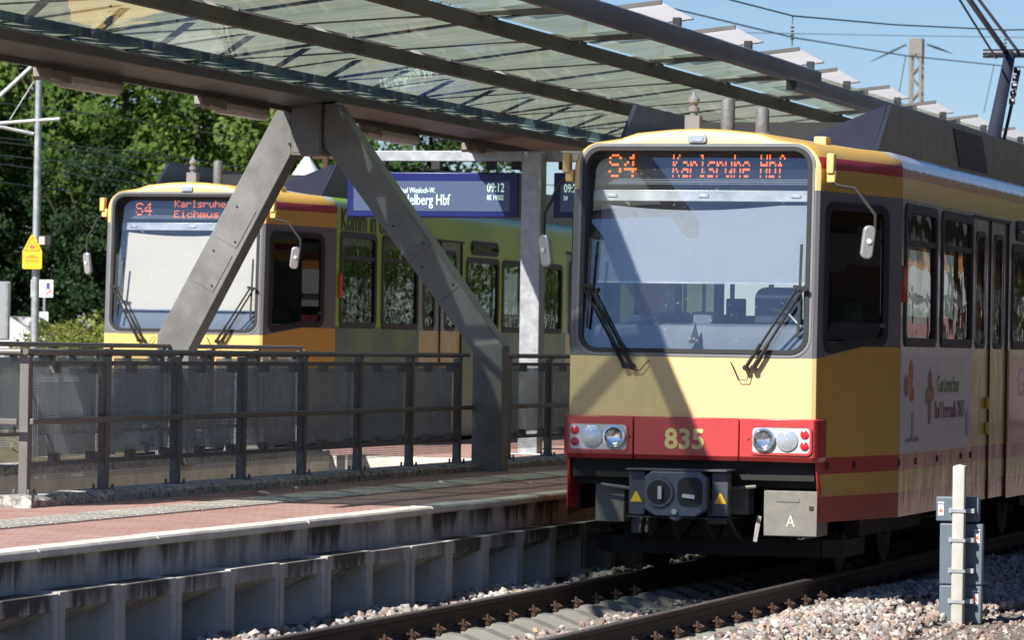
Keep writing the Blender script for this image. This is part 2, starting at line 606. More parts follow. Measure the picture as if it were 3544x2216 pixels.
def livery(name, wrap=None, YEL=(.60, .37, .075), SUNLIT_FRONT=(.78, .58, .27)):
    """tram paint: the colour bands are painted at fixed heights on the body (object coordinates)"""
    m, nt, b, out = nodes_of(name)
    tc = N(nt, 'ShaderNodeTexCoord')
    sp = N(nt, 'ShaderNodeSeparateXYZ')
    nt.links.new(tc.outputs['Object'], sp.inputs[0])
    y, z = sp.outputs[1], sp.outputs[2]
    RED, GRY, SIL = (.40, .022, .025), (.15, .152, .165), (.42, .44, .47)

    def step(val, t): return mth(nt, 'GREATER_THAN', val, t)
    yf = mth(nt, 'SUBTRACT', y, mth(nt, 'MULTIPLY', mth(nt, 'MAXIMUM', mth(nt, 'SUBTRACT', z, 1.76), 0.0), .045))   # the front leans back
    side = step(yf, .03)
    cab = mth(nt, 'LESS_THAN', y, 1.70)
    YEL = mixc(nt, side, SUNLIT_FRONT, YEL)                 # same yellow paint; the front's sunlit sheen is put into its paler colour
    c = mixc(nt, step(z, .66), RED, YEL)
    c = mixc(nt, step(z, .835), c, RED)
    c = mixc(nt, step(z, .965), c, YEL)
    zb = mth(nt, 'ADD', mth(nt, 'MULTIPLY', mth(nt, 'MINIMUM', mth(nt, 'DIVIDE', y, .9), 1.0), .1), 1.732)
    c = mixc(nt, mth(nt, 'GREATER_THAN', z, zb), c, GRY)
    c = mixc(nt, step(z, 3.04), c, YEL)
    band = mth(nt, 'MULTIPLY', mth(nt, 'MULTIPLY', step(z, 3.212), mth(nt, 'LESS_THAN', z, 3.305)), side)
    c = mixc(nt, band, c, RED)
    rear = step(y, 1.70)
    c = mixc(nt, mth(nt, 'MULTIPLY', step(z, 3.36), step(y, 1.55)), c, SIL)
    v = coords(nt, 'obj')
    if wrap:
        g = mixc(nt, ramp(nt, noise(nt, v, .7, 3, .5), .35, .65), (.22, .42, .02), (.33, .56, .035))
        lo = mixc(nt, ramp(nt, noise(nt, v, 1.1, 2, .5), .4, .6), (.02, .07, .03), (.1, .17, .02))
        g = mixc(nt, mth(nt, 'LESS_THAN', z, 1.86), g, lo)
        g = mixc(nt, step(z, 3.42), g, SIL)
        c = mixc(nt, rear, c, g)
    d = noise(nt, coords(nt, 'obj', (3, 3, 1)), 2.5, 7, .65)
    c = mixc(nt, mth(nt, 'MULTIPLY', ramp(nt, d, .45, .8), .13), c, (.16, .13, .09))
    sk = ramp(nt, noise(nt, v, 42, 2, .5), .70, .76)                 # insect marks and stone chips
    c = mixc(nt, mth(nt, 'MULTIPLY', sk, .55), c, (.07, .055, .04))
    run = ramp(nt, noise(nt, coords(nt, 'obj', (14, 6, .7)), 1.3, 8, .7), .54, .78)
    c = mixc(nt, mth(nt, 'MULTIPLY', run, .2), c, (.14, .11, .08))
    low = mth(nt, 'MULTIPLY', ramp(nt, mth(nt, 'ADD', z, mth(nt, 'MULTIPLY', d, .5)), 1.15, .75), .35)
    c = mixc(nt, low, c, (.12, .08, .055))                            # brake dust thrown up from the rails
    nt.links.new(c, b.inputs['Base Color'])
    r = N(nt, 'ShaderNodeMapRange')
    r.inputs[3].default_value, r.inputs[4].default_value = .42, (.3 if wrap else .17)
    nt.links.new(rear, r.inputs[0])
    nt.links.new(r.outputs[0], b.inputs['Roughness'])
    nt.links.new(mth(nt, 'MULTIPLY', rear, .08 if wrap else .16), b.inputs['Coat Weight'])
    b.inputs['Coat Roughness'].default_value = .04
    # buckled sheet metal behind the cab
    h = noise(nt, coords(nt, 'obj', (1, 1.6, .9)), 2.6, 3, .5)
    bp = N(nt, 'ShaderNodeBump')
    bp.inputs['Distance'].default_value = .02
    nt.links.new(mth(nt, 'ADD', mth(nt, 'MULTIPLY', rear, .12 if wrap else .3), .03), bp.inputs['Strength'])
    nt.links.new(h, bp.inputs['Height'])
    for k in ('Normal', 'Coat Normal'): nt.links.new(bp.outputs[0], b.inputs[k])
    return m


def wall_conc(name, top):
    """precast wall unit: pale joints, dark algae run-off below the coping in the middle of every unit"""
    m, nt, b, out = nodes_of(name)
    v = coords(nt, 'world')
    tcn = N(nt, 'ShaderNodeTexCoord')
    sp = N(nt, 'ShaderNodeSeparateXYZ')
    nt.links.new(tcn.outputs['Object'], sp.inputs[0])
    yc = mth(nt, 'ABSOLUTE', mth(nt, 'SUBTRACT', sp.outputs[1], .4875))
    n_big = noise(nt, v, 2.4, 5, .6)
    n_run = noise(nt, coords(nt, 'world', (4, 4, .35)), 2.0, 10, .78)
    edge = ramp(nt, mth(nt, 'ADD', yc, mth(nt, 'MULTIPLY', n_big, .14)), .47, .37)
    hgt = ramp(nt, mth(nt, 'ADD', sp.outputs[2], mth(nt, 'MULTIPLY', n_run, .8)), top - .05, top + .1)
    unit = ramp(nt, noise(nt, coords(nt, 'world', (0, .55, 0)), 1.0, 2, .5), .42, .58)
    f = mth(nt, 'MULTIPLY', mth(nt, 'MULTIPLY', edge, hgt), mth(nt, 'ADD', mth(nt, 'MULTIPLY', unit, .6), .35))
    c = mixc(nt, ramp(nt, n_big, .3, .7), (.42, .405, .37), (.6, .58, .53))
    c = mixc(nt, mth(nt, 'MULTIPLY', ramp(nt, n_run, .45, .75), .3), c, (.12, .115, .1))
    c = mixc(nt, mth(nt, 'MINIMUM', mth(nt, 'MULTIPLY', f, 1.35), .95), c, (.045, .042, .035))
    nt.links.new(c, b.inputs['Base Color'])
    b.inputs['Roughness'].default_value = .86
    bump(nt, b, mth(nt, 'ADD', noise(nt, v, 55, 4, .6), n_big), .35, .006)
    return m


def paving():
    m, nt, b, out = nodes_of('red_block_paving')
    v = coords(nt, 'world')
    br = N(nt, 'ShaderNodeTexBrick')
    nt.links.new(v, br.inputs['Vector'])
    for k, x in (('Scale', 1.0), ('Mortar Size', .012), ('Brick Width', .2), ('Row Height', .1)): br.inputs[k].default_value = x
    br.inputs['Color1'].default_value = (.43, .235, .195, 1)
    br.inputs['Color2'].default_value = (.34, .175, .145, 1)
    br.inputs['Mortar'].default_value = (.17, .11, .09, 1)
    streak = ramp(nt, noise(nt, coords(nt, 'world', (.8, 5, 1)), 2.0, 7, .65), .42, .75)
    c = mixc(nt, mth(nt, 'MULTIPLY', streak, .8), br.outputs['Color'], (.52, .4, .36))
    dk = ramp(nt, noise(nt, coords(nt, 'world', (1.1, 11, 1)), 2.6, 8, .7), .5, .68)
    c = mixc(nt, mth(nt, 'MULTIPLY', dk, .6), c, (.2, .1, .085))
    blot = ramp(nt, noise(nt, v, .8, 6, .6), .52, .75)
    c = mixc(nt, mth(nt, 'MULTIPLY', blot, .4), c, (.3, .14, .115))
    spots = ramp(nt, noise(nt, v, 26, 2, .5), .68, .74)
    c = mixc(nt, mth(nt, 'MULTIPLY', spots, .35), c, (.55, .46, .4))
    nt.links.new(c, b.inputs['Base Color'])
    b.inputs['Roughness'].default_value = .8
    bump(nt, b, mth(nt, 'ADD', br.outputs['Fac'], noise(nt, v, 50, 3, .6)), .25, -.004)
    return m


def stone_mat():
    m, nt, b, out = nodes_of('ballast_stone')
    at = N(nt, 'ShaderNodeAttribute')
    at.attribute_name = 'stone'
    n1 = noise(nt, coords(nt, 'world'), 45, 4, .6)
    nt.links.new(mixc(nt, .45, at.outputs['Color'], mixc(nt, ramp(nt, n1, .3, .7), (.25, .22, .2), (1, 1, 1)), 'MULTIPLY'), b.inputs['Base Color'])
    b.inputs['Roughness'].default_value = .85
    bump(nt, b, n1, .4, .006)
    return m


def canopy_glass():
    """patterned safety glass: daylight passes scattered, the underside mirrors at a flat angle"""
    m, nt, b, out = nodes_of('canopy_glass')
    nt.nodes.remove(b)
    v = coords(nt, 'world')
    vs = coords(nt, 'world', (.5, 3, 1))
    tone = mixc(nt, ramp(nt, noise(nt, vs, 1.3, 5, .6), .3, .7), (.17, .205, .165), (.30, .345, .28))
    dirt = ramp(nt, noise(nt, v, 1.1, 7, .65), .5, .75)
    tone = mixc(nt, mth(nt, 'MULTIPLY', dirt, .5), tone, (.38, .34, .2))
    tl = N(nt, 'ShaderNodeBsdfTranslucent')
    nt.links.new(tone, tl.inputs[0])
    tr = N(nt, 'ShaderNodeBsdfTransparent')
    tr.inputs[0].default_value = (.62, .74, .68, 1)
    mx = N(nt, 'ShaderNodeMixShader')
    mx.inputs[0].default_value = .22
    nt.links.new(tl.outputs[0], mx.inputs[1])
    nt.links.new(tr.outputs[0], mx.inputs[2])
    gl = N(nt, 'ShaderNodeBsdfGlossy')
    gl.inputs['Roughness'].default_value = .02
    bp = N(nt, 'ShaderNodeBump')
    bp.inputs['Strength'].default_value = .1
    bp.inputs['Distance'].default_value = .02
    nt.links.new(noise(nt, v, 1.6, 2, .5), bp.inputs['Height'])
    nt.links.new(bp.outputs[0], gl.inputs['Normal'])
    m2 = N(nt, 'ShaderNodeMixShader')
    nt.links.new(mth(nt, 'MULTIPLY', schlick(nt, .04), .5), m2.inputs[0])
    nt.links.new(mx.outputs[0], m2.inputs[1])
    nt.links.new(gl.outputs[0], m2.inputs[2])
    nt.links.new(m2.outputs[0], out.inputs[0])
    return m


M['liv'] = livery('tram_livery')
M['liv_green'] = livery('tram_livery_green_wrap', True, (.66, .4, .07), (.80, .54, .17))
M['paving'] = paving()
M['wall_up'] = wall_conc('upper_wall_concrete', .8)
M['wall_lo'] = wall_conc('lower_wall_concrete', .6)
M['tactile'] = pbr('tactile_slab_concrete', (.52, .5, .45), .85, 0, .12, 3, .3, 50, dirt=(.3, .27, .23), dirt_amt=.6)
M['stone'] = stone_mat()
M['cglass'] = canopy_glass()
M['plate'] = glass('frosted_plate_glass', (.85, .86, .88), 1.35, trans=.85, haze_col=(.85, .82, .82))
M['ballast_bed'] = pbr('ballast_fines', (.15, .13, .11), .95, 0, .4, 14, .8, 40)
M['gravel_bed'] = pbr('gravel_fines', (.2, .15, .125), .95, 0, .4, 18, .8, 50)
rng = random.Random(7)

# ================================================================= THE SETTING
TX = -7.77                       # centre line of the near track
PZ = .58                         # platform level above rail
EDGE = -9.40                     # platform edge
YA, YB = 14.0, 74.0              # platform from .. to
g = MB()
g.face([(-2500, -2500, -.36), (2500, -2500, -.36), (2500, 4000, -.36), (-2500, 4000, -.36)])
tag(g.build('ground', M['gravel_bed'], fix=False), kind='structure')

# --- track bed with rails and sleepers
tb = MB()
for (x0, z0), (x1, z1) in zip([(-9.5, -.12), (-8.66, -.12), (-8.655, -.25), (-6.75, -.23), (-6.35, -.24), (-5.9, -.335)],
                              [(-8.66, -.12), (-8.655, -.25), (-6.75, -.23), (-6.35, -.24), (-5.9, -.335), (-3.0, -.345)]):
    tb.face([(x0, 8, z0), (x1, 8, z1), (x1, 90, z1), (x0, 90, z0)])
track = tag(tb.build('track_bed', M['ballast_bed']), kind='structure')
RP = [(-.075, -.172), (.075, -.172), (.075, -.16), (.02, -.145), (.009, -.13), (.009, -.05), (.036, -.035), (.036, -.006), (.028, 0), (-.028, 0), (-.036, -.006), (-.036, -.035), (-.009, -.05), (-.009, -.13), (-.02, -.145), (-.075, -.16)]
for rx in (TX - .755, TX + .755):
    r_ = MB()
    n = len(RP)
    for i in range(n):
        (a, b_), (c_, d_) = RP[i], RP[(i + 1) % n]
        r_.face([(rx + a, 8, b_), (rx + c_, 8, d_), (rx + c_, 92, d_), (rx + a, 92, b_)], 1 if (b_ > -.003 and d_ > -.003) else 0)
    r_.build('rail', [M['rail_side'], M['rail_top']], track)
# sleeper: higher under the rails, dipped in the middle, sloping flanks
sl = MB()
SP = [(-1.3, -.2), (-1.18, -.165), (-.92, -.165), (-.9, -.172), (-.61, -.172), (-.59, -.15), (-.47, -.16), (-.3, -.225), (.3, -.225), (.47, -.16), (.59, -.15), (.61, -.172), (.9, -.172), (.92, -.165), (1.18, -.165), (1.3, -.2)]
for (a, za), (b_, zb_) in zip(SP, SP[1:]):
    sl.face([(a, -.09, za), (b_, -.09, zb_), (b_, .09, zb_), (a, .09, za)])
    for s in (-1, 1):
        sl.face([(a, .09 * s, za), (b_, .09 * s, zb_), (b_, .15 * s, -.36), (a, .15 * s, -.36)])
sleeper_me = sl.mesh('sleeper', M['sleeper'])
cl = MB()
cl.box(-.03, .03, -.06, .06, -.165, -.148)
cl.lathe([(.02, -.148), (.02, -.12), (.012, -.12), (.012, -.092), (.004, -.09)], (0, 0, 0), 'z', 6)
for s in (-1, 1): cl.tube([(-.025, .02 * s, -.135), (-.045, .055 * s, -.13), (.0, .075 * s, -.12), (.04, .05 * s, -.135)], .009, 6)
clip_me = cl.mesh('rail_clip', M['rust'])
y = 20.2
while y < 60:
    s = link('sleeper', sleeper_me, track, (TX, y, 0))
    if y < 46:
        for dx in (-.86, -.65, .65, .86): link('rail_clip', clip_me, s, (dx, 0, 0))
    y += .6

# --- ballast stones
ico = []
t_ = (1 + 5 ** .5) / 2
IV = [Vector(p).normalized() for p in ((-1, t_, 0), (1, t_, 0), (-1, -t_, 0), (1, -t_, 0), (0, -1, t_), (0, 1, t_), (0, -1, -t_), (0, 1, -t_), (t_, 0, -1), (t_, 0, 1), (-t_, 0, -1), (-t_, 0, 1))]
IF = [(0, 11, 5), (0, 5, 1), (0, 1, 7), (0, 7, 10), (0, 10, 11), (1, 5, 9), (5, 11, 4), (11, 10, 2), (10, 7, 6), (7, 1, 8), (3, 9, 4), (3, 4, 2), (3, 2, 6), (3, 6, 8), (3, 8, 9), (4, 9, 5), (2, 4, 11), (6, 2, 10), (8, 6, 7), (9, 8, 1)]
for k in range(14):
    sx, sy, sz = rng.uniform(.7, 1.25), rng.uniform(.7, 1.25), rng.uniform(.5, .85)
    ico.append([Vector((p.x * sx, p.y * sy, p.z * sz)) * rng.uniform(.68, 1.2) for p in IV])


def stones(name, spots, label, cat):
    v, f, cl_ = [], [], []
    for (x, y_, z, r, c) in spots:
        b_ = len(v)
        q = Matrix.Rotation(rng.uniform(0, 6.28), 3, Vector((rng.gauss(0, 1), rng.gauss(0, 1), rng.gauss(0, 1))).normalized())
        for p in rng.choice(ico):
            w = q @ p
            v.append((x + w.x * r, y_ + w.y * r, z + w.z * r))
        f += [(a + b_, e + b_, h + b_) for a, e, h in IF]
        cl_ += [(*c, 1)] * 12
    me = bpy.data.meshes.new(name)
    me.from_pydata(v, [], f)
    at = me.color_attributes.new('stone', 'FLOAT_COLOR', 'POINT')
    at.data.foreach_set('color', [x for c in cl_ for x in c])
    me.materials.append(M['stone'])
    o = link(name, me)
    return tag(o, label, cat, kind='stuff')


PALE = [(.52, .5, .47), (.42, .42, .43), (.55, .49, .43), (.34, .32, .3), (.42, .31, .27), (.47, .46, .47), (.28, .27, .26), (.48, .37, .27), (.24, .2, .18)]
BROWN = [(.3, .215, .18), (.25, .185, .16), (.36, .265, .225), (.24, .2, .18), (.36, .3, .26), (.2, .15, .13), (.45, .38, .33)]
sp = []
for i in range(2600):            # between platform wall and the rail, heaped against the wall
    y_ = rng.uniform(20, 48)
    x = rng.uniform(-9.24, -8.63)
    z = -.115 + .02 * math.sin(y_ * 2.1 + x * 3) + rng.uniform(0, .035) - (.03 if x > -8.72 else 0)
    sp.append((x, y_, z, rng.uniform(.025, .05), rng.choice(PALE if rng.random() < .7 else BROWN)))
for i in range(2600):            # between the rails
    y_ = rng.uniform(20, 46)
    sp.append((rng.uniform(-8.4, -7.1), y_, -.24 + rng.uniform(-.01, .015), rng.uniform(.022, .042), rng.choice(PALE if rng.random() < .4 else BROWN)))
for i in range(8200):            # fresh pale heap beside the right-hand rail
    y_ = rng.uniform(22, 46)
    t = rng.random() ** .8
    x = -6.9 + t * 1.05 + .12 * math.sin(y_ * .9)
    z = -.215 + .075 * math.sin(min(1, t * 1.5) * math.pi) * (.6 + .4 * math.sin(y_ * 1.3)) - .1 * max(0, t - .55) * 2 + rng.uniform(-.01, .03)
    pale = rng.random() < (.25 if t < .1 else .86 - .75 * max(0, t - .45) - .02 * max(0, y_ - 34))
    sp.append((x, y_, z, rng.uniform(.018, .047), rng.choice(PALE if pale else BROWN)))
stones('ballast', sp, 'loose pale and reddish track ballast between platform wall and the gravel', 'ballast')
sp = []
for i in range(9500):
    y_ = 20 + 28 * rng.random() ** 1.1
    x = rng.uniform(-6.1, -2.9) if y_ < 36 else rng.uniform(-6.1, -4.2)
    pale = rng.random() < .14 + .3 * max(0, (-5.6 - x))
    sp.append((x, y_, -.335 + rng.uniform(-.012, .014), rng.uniform(.016, .036), rng.choice(PALE if pale else BROWN)))
stones('gravel', sp, 'reddish brown gravel around the concrete marker post', 'gravel')

# --- platform: paved deck, coping stones, tactile slabs, wall units
PIT = (-14.8, -12.0, 29.3, 45.0)      # stair opening
pf = MB()
X0, X1 = -15.9, EDGE - .16
for x0, x1, y0, y1 in ((PIT[1], X1, YA, YB), (X0, PIT[0], YA, YB), (PIT[0], PIT[1], YA, PIT[2]), (PIT[0], PIT[1], PIT[3], YB)):
    pf.face([(x0, y0, PZ), (x1, y0, PZ), (x1, y1, PZ), (x0, y1, PZ)])
platform = tag(pf.build('platform', M['paving']), kind='structure')
pw = MB()
a, b_, c_, d_ = PIT
for q in (((a, c_), (b_, c_)), ((b_, c_), (b_, d_)), ((b_, d_), (a, d_)), ((a, d_), (a, c_))):
    (xa, ya), (xb, yb) = q
    pw.face([(xa, ya, -2.5), (xb, yb, -2.5), (xb, yb, PZ - .001), (xa, ya, PZ - .001)])
pw.face([(a, c_, -2.5), (b_, c_, -2.5), (b_, d_, -2.5), (a, d_, -2.5)])
pw.build('stairwell_wall', M['coping'], platform)
ext = MB()                        # platform ends and far edge
ext.face([(X0, YA, PZ), (X1, YA, PZ), (X1, YA, -.4), (X0, YA, -.4)])
ext.face([(X0, YA, PZ), (X0, YB, PZ), (X0, YB, -.4), (X0, YA, -.4)])
ext.build('rear_wall', M['conc'], platform)
U = .975
cop = MB()
cop.prism([(-.16, -.055), (0, -.055), (.012, -.043), (.012, -.012), (0, .002), (-.16, .004)], 'y', .004, U - .004)
cop_me = cop.mesh('coping_stone', M['coping'])
upw = MB()
upw.box(-.13, -.035, .005, U - .005, .31, PZ - .055)
upw_me = upw.mesh('wall_panel', M['wall_up'])
lw = MB()                         # lower unit: frame round a sloping recess, ledge on top
zt, zbm = .333, -.42
F, D = .085, .27                  # frame width, recess depth
yo, yi, yj, ye = .004, .004 + F, U - .004 - F, U - .004
zr = zt - .095
lw.face([(0, yo, zbm), (0, yi, zbm), (0, yi, zt), (0, yo, zt)])
lw.face([(0, yj, zbm), (0, ye, zbm), (0, ye, zt), (0, yj, zt)])
lw.face([(0, yi, zr), (0, yj, zr), (0, yj, zt), (0, yi, zt)])
lw.face([(0, yi, zr), (0, yj, zr), (-D, yj - .05, zr - .13), (-D, yi + .05, zr - .13)])
lw.face([(-D, yi + .05, zr - .13), (-D, yj - .05, zr - .13), (-D, yj - .05, zbm), (-D, yi + .05, zbm)])
lw.face([(0, yi, zr), (-D, yi + .05, zr - .13), (-D, yi + .05, zbm), (0, yi, zbm)])
lw.face([(0, yj, zr), (-D, yj - .05, zr - .13), (-D, yj - .05, zbm), (0, yj, zbm)])
lw.face([(0, yo, zt), (0, ye, zt), (-.3, ye, zt), (-.3, yo, zt)])
for yy in (yo, ye): lw.face([(0, yy, zbm), (0, yy, zt), (-.3, yy, zt), (-.3, yy, zbm)])
lw_me = lw.mesh('wall_unit', M['wall_lo'])
i = 0
y = 23.23 - 9 * U
while y < 62:
    j = rng.uniform(-.004, .004)
    link('coping_stone', cop_me, platform, (EDGE + j, y, PZ + rng.uniform(-.003, .003)))
    link('wall_panel', upw_me, platform, (EDGE + rng.uniform(-.005, .005), y, 0))
    link('wall_unit', lw_me, platform, (-9.238 + rng.uniform(-.006, .006), y - .05, rng.uniform(-.006, .006)))
    y += U
tc = MB()
tc.box(-.225, .225, .003, .397, 0, .012)
for k in range(7): tc.box(-.2 + k * .06, -.17 + k * .06, .01, .39, .012, .017)
tact_me = tc.mesh('tactile_slab', M['tactile'])
y = 16.0
while y < 60:
    link('tactile_slab', tact_me, platform, (-10.78 + rng.uniform(-.003, .003), y, PZ))
    y += .4
# kerb under the railing, chipped edges
def kerb(name, x0, x1, y0, y1, parent):
    k = MB()
    along_y = (y1 - y0) > (x1 - x0)
    L = (y1 - y0) if along_y else (x1 - x0)
    n = max(2, int(L / .09))
    rows = []
    for i in range(n + 1):
        t = i / n
        e1, e2, h = rng.uniform(-.012, .01), rng.uniform(-.02, .012), rng.uniform(-.008, .008)
        if along_y:
            yy = y0 + L * t
            rows.append([(x1 + e1 * .5, yy, PZ - .01), (x1 + e1, yy, PZ + .05 + h), (x1 - .03 + e2, yy, PZ + .082 + h), (x0, yy, PZ + .085), (x0, yy, PZ - .01)])
        else:
            xx = x0 + L * t
            rows.append([(xx, y0 + e1 * .5, PZ - .01), (xx, y0 + e1, PZ + .05 + h), (xx, y0 + .03 + e2, PZ + .082 + h), (xx, y1, PZ + .085), (xx, y1, PZ - .01)])
    for r0, r1 in zip(rows, rows[1:]):
        for q in range(4): k.face([r0[q], r1[q], r1[q + 1], r0[q + 1]])
    for r_ in (rows[0], rows[-1]): k.face(r_)
    return k.build(name, M['conc_kerb'], parent)
y = 28.83
while y < 53.5:
    if not (39.8 < y < 40.3):
        kerb('kerb_stone', -12.02, -11.725, y + .006, min(y + 1.56, 53.6) - .006, platform)
    y += 1.56
kerb('kerb_stone', -15.1, -12.03, 28.83, 29.25, platform)
kerb('kerb_stone', -15.1, -14.8, 29.26, 45.0, platform)

# --- far track, embankment and road behind it
tb2 = MB()
tb2.box(-20.2, -15.95, 8, 140, -.34, -.08)
t2 = tag(tb2.build('far_track_bed', M['ballast_bed']), kind='structure')
for rx in (-17.56 - .755, -17.56 + .755):
    r_ = MB().prism([(rx + a, b_ + .15) for a, b_ in RP], 'y', 8, 140)
    r_.build('rail', M['rail_side'], t2)
bank = MB()
NX, NY = 26, 40
def bank_z(x, y_):
    t = min(1, max(0, (-21.0 - x) / 2.2))
    dip = min(1, max(0, (y_ - 73) / 8))
    return -.55 * dip * dip * (3 - 2 * dip) * t - .34 + t * t * (3 - 2 * t) * (1.62 - .22 * min(1, max(0, (y_ - 80) / 60))) + .1 * math.sin(x * 1.7 + y_ * .6) * t * math.sin(y_ * .43) * min(1, max(0, (100 - y_) / 15))
vv = []
for j in range(NY + 1):
    for i in range(NX + 1):
        u = i / NX
        x = -20.6 - 3.4 * min(1, u * 2) - 110 * max(0, u - .5) ** 1.5 * 2.8
        y_ = 30 + 250 * (j / NY) ** 1.6
        vv.append((x, y_, bank_z(x, y_)))
ff = [(j * (NX + 1) + i, j * (NX + 1) + i + 1, (j + 1) * (NX + 1) + i + 1, (j + 1) * (NX + 1) + i) for j in range(NY) for i in range(NX)]
bank.raw(vv, ff)
tag(bank.build('bank', M['sand'], smooth=True), kind='structure')
rd = MB()
for j in range(16):
    y0, y1 = 79 + j, 80 + j
    rd.face([(-75, y0, .82), (-25, y0, .82), (-25, y1, .82), (-75, y1, .82)])
tag(rd.build('road', M['asph']), kind='structure')

# ================================================================= CANOPY
CY0, CY1 = 27.3, 72.3
def cz(x): return 4.29 + .46 * (x + 13.3) / 3.8        # underside of the glass
canopy = empty('platform_canopy', (-13.5, CY0, PZ), 'platform canopy of greenish glass panes on dark steel purlins and an inverted V support', 'canopy')
CO = Vector(canopy.location)
def cb(mb, name, mat, parent=canopy, **kw):
    """link a mesh given in world coordinates under the canopy"""
    o = mb.build(name, mat, parent, **kw)
    if parent is canopy: o.location = -CO
    return o
beam = MB()
beam.prism([(-13.74, 4.12), (-13.3, 4.17), (-13.3, 4.265), (-13.36, 4.285), (-13.72, 4.285), (-13.76, 4.2)], 'y', CY0 - .5, CY1)
main_beam = cb(beam, 'main_beam', M['steel'], bevel=.012)
for nm, y0, y1 in (('light_rail', CY0 - .4, CY1),):
    lr = MB().box(-13.80, -13.745, y0, y1, 4.075, 4.155)
    k = y0 + .3
    while k < 62:
        lr.lathe([(.012, 0), (.012, .008)], (-13.744, k, 4.11), 'x', 6)
        k += .7
    cb(lr, nm, M['steel'])
PUR = (-11.74, -10.43)
for px in PUR:
    z = cz(px)
    h = .13
    p = MB().prism([(px - .045, z - h), (px + .045, z - h), (px + .045, z - .012), (px - .045, z - .012)], 'y', CY0, CY1)
    # pointed free end beyond the glass
    n = CY0 - .75
    p.raw([(px - .045, CY0, z - h), (px + .045, CY0, z - h), (px + .045, CY0, z - .012), (px - .045, CY0, z - .012), (px - .045, n, z - .04), (px + .045, n, z - .04), (px + .045, n, z - .012), (px - .045, n, z - .012)],
          [(0, 1, 5, 4), (1, 2, 6, 5), (2, 3, 7, 6), (3, 0, 4, 7), (4, 5, 6, 7)])
    cb(p, 'purlin', M['purlin'])
for y0, y1, dz, dx in ((CY0 - .7, 45.28, 0, 0), (44.15, CY1, -.085, -.03)):
    e = MB().prism([(-9.56 + dx, 4.60 + dz), (-9.47 + dx, 4.60 + dz), (-9.45 + dx, 4.64 + dz), (-9.45 + dx, 4.77 + dz), (-9.49 + dx, 4.79 + dz), (-9.56 + dx, 4.79 + dz)], 'y', y0, y1)
    cb(e, 'edge_beam', M['steel_dk'], bevel=.006)
# glass panes, 1.5 m modules between the members
bays = ((-13.35, -11.78), (-11.70, -10.47), (-10.39, -9.55))
pane_me = []
for a, b_ in bays:
    q = MB()
    q.raw([(a, .003, cz(a) + .004), (b_, .003, cz(b_) + .004), (b_, 1.497, cz(b_) + .004), (a, 1.497, cz(a) + .004)], [(0, 1, 2, 3)])
    pane_me.append(q.mesh('glass_pane', M['cglass']))
k = 0
while CY0 + k * 1.5 < CY1 - .1:
    for me in pane_me: link('glass_pane', me, canopy, Vector((0, CY0 + k * 1.5, 0)) - CO)
    k += 1
# transverse ribs standing on the glass, tie rods and the lattice girder above the main beam
for k in range(16):
    y = 27.1 + 3.0 * k
    r_ = MB()
    r_.bar((-13.45, y, cz(-13.45) + .30), (-9.6, y, cz(-9.6) - .01), .17, .07)
    r_.bar((-13.45, y, cz(-13.45) + .30), (-11.74, y + 1.5, cz(-11.74) + .06), .10, .07)
    r_.bar((-11.74, y + 1.5, cz(-11.74) + .06), (-9.52, y + 3.0, cz(-9.52) - .02), .10, .07)
    for px in PUR: r_.bar((px, y, cz(px) - .01), (px, y, cz(px) + .2), .05, .05, (1, 0, 0))
    cb(r_, 'roof_rib', M['steel'])
lat = MB()
lat.tube([(-13.5, CY0, 5.2), (-13.5, CY1, 5.2)], .13, 8)
k = 0
y = CY0
while y < CY1 - 1.6:
    for dx in (-.2, .12):
        lat.tube([(-13.5 + dx, y, 4.28), (-13.5, y + .75, 5.2)], .06, 6)
        lat.tube([(-13.5, y + .75, 5.2), (-13.5 + dx, y + 1.5, 4.28)], .05, 6)
    lat.tube([(-13.5, y + .75, 5.2), (-12.3, y + 1.5, cz(-12.3) + .03)], .05, 6)
    lat.tube([(-13.5, y + .75, 5.2), (-12.3, y + .2, cz(-12.3) + .03)], .04, 6)
    y += 1.5
cb(lat, 'lattice_girder', M['steel'])
# frosted plates on stubs along the outer edge
for ys in (33.1, 36.1, 39.1, 42.1, 45.1, 47.05, 50.05, 53.05, 56.05, 59.05, 62.05, 65.05):
    dz = 0 if ys < 45.2 else -.085
    st = MB().box(-9.57, -9.50, ys - .04, ys + .04, 4.79 + dz, 4.875 + dz)
    cb(st, 'plate_stub', M['steel'])
    a, b_ = -10.25, -9.46
    pl = MB()
    za, zb_ = 4.80 + dz, 4.89 + dz
    pl.raw([(a, ys - .9, za + .055), (b_, ys - .9, zb_ + .055), (b_, ys + .33, zb_), (a, ys + .33, za)], [(0, 1, 2, 3)])
    o = cb(pl, 'frosted_plate', M['plate'])
    MB().bar((a, ys - .905, za + .055), (b_, ys - .905, zb_ + .055), .03, .04).build('plate_frame', M['steel'], o)
    MB().bar((a, ys + .335, za), (b_, ys + .335, zb_), .02, .02).build('plate_frame', M['steel'], o)
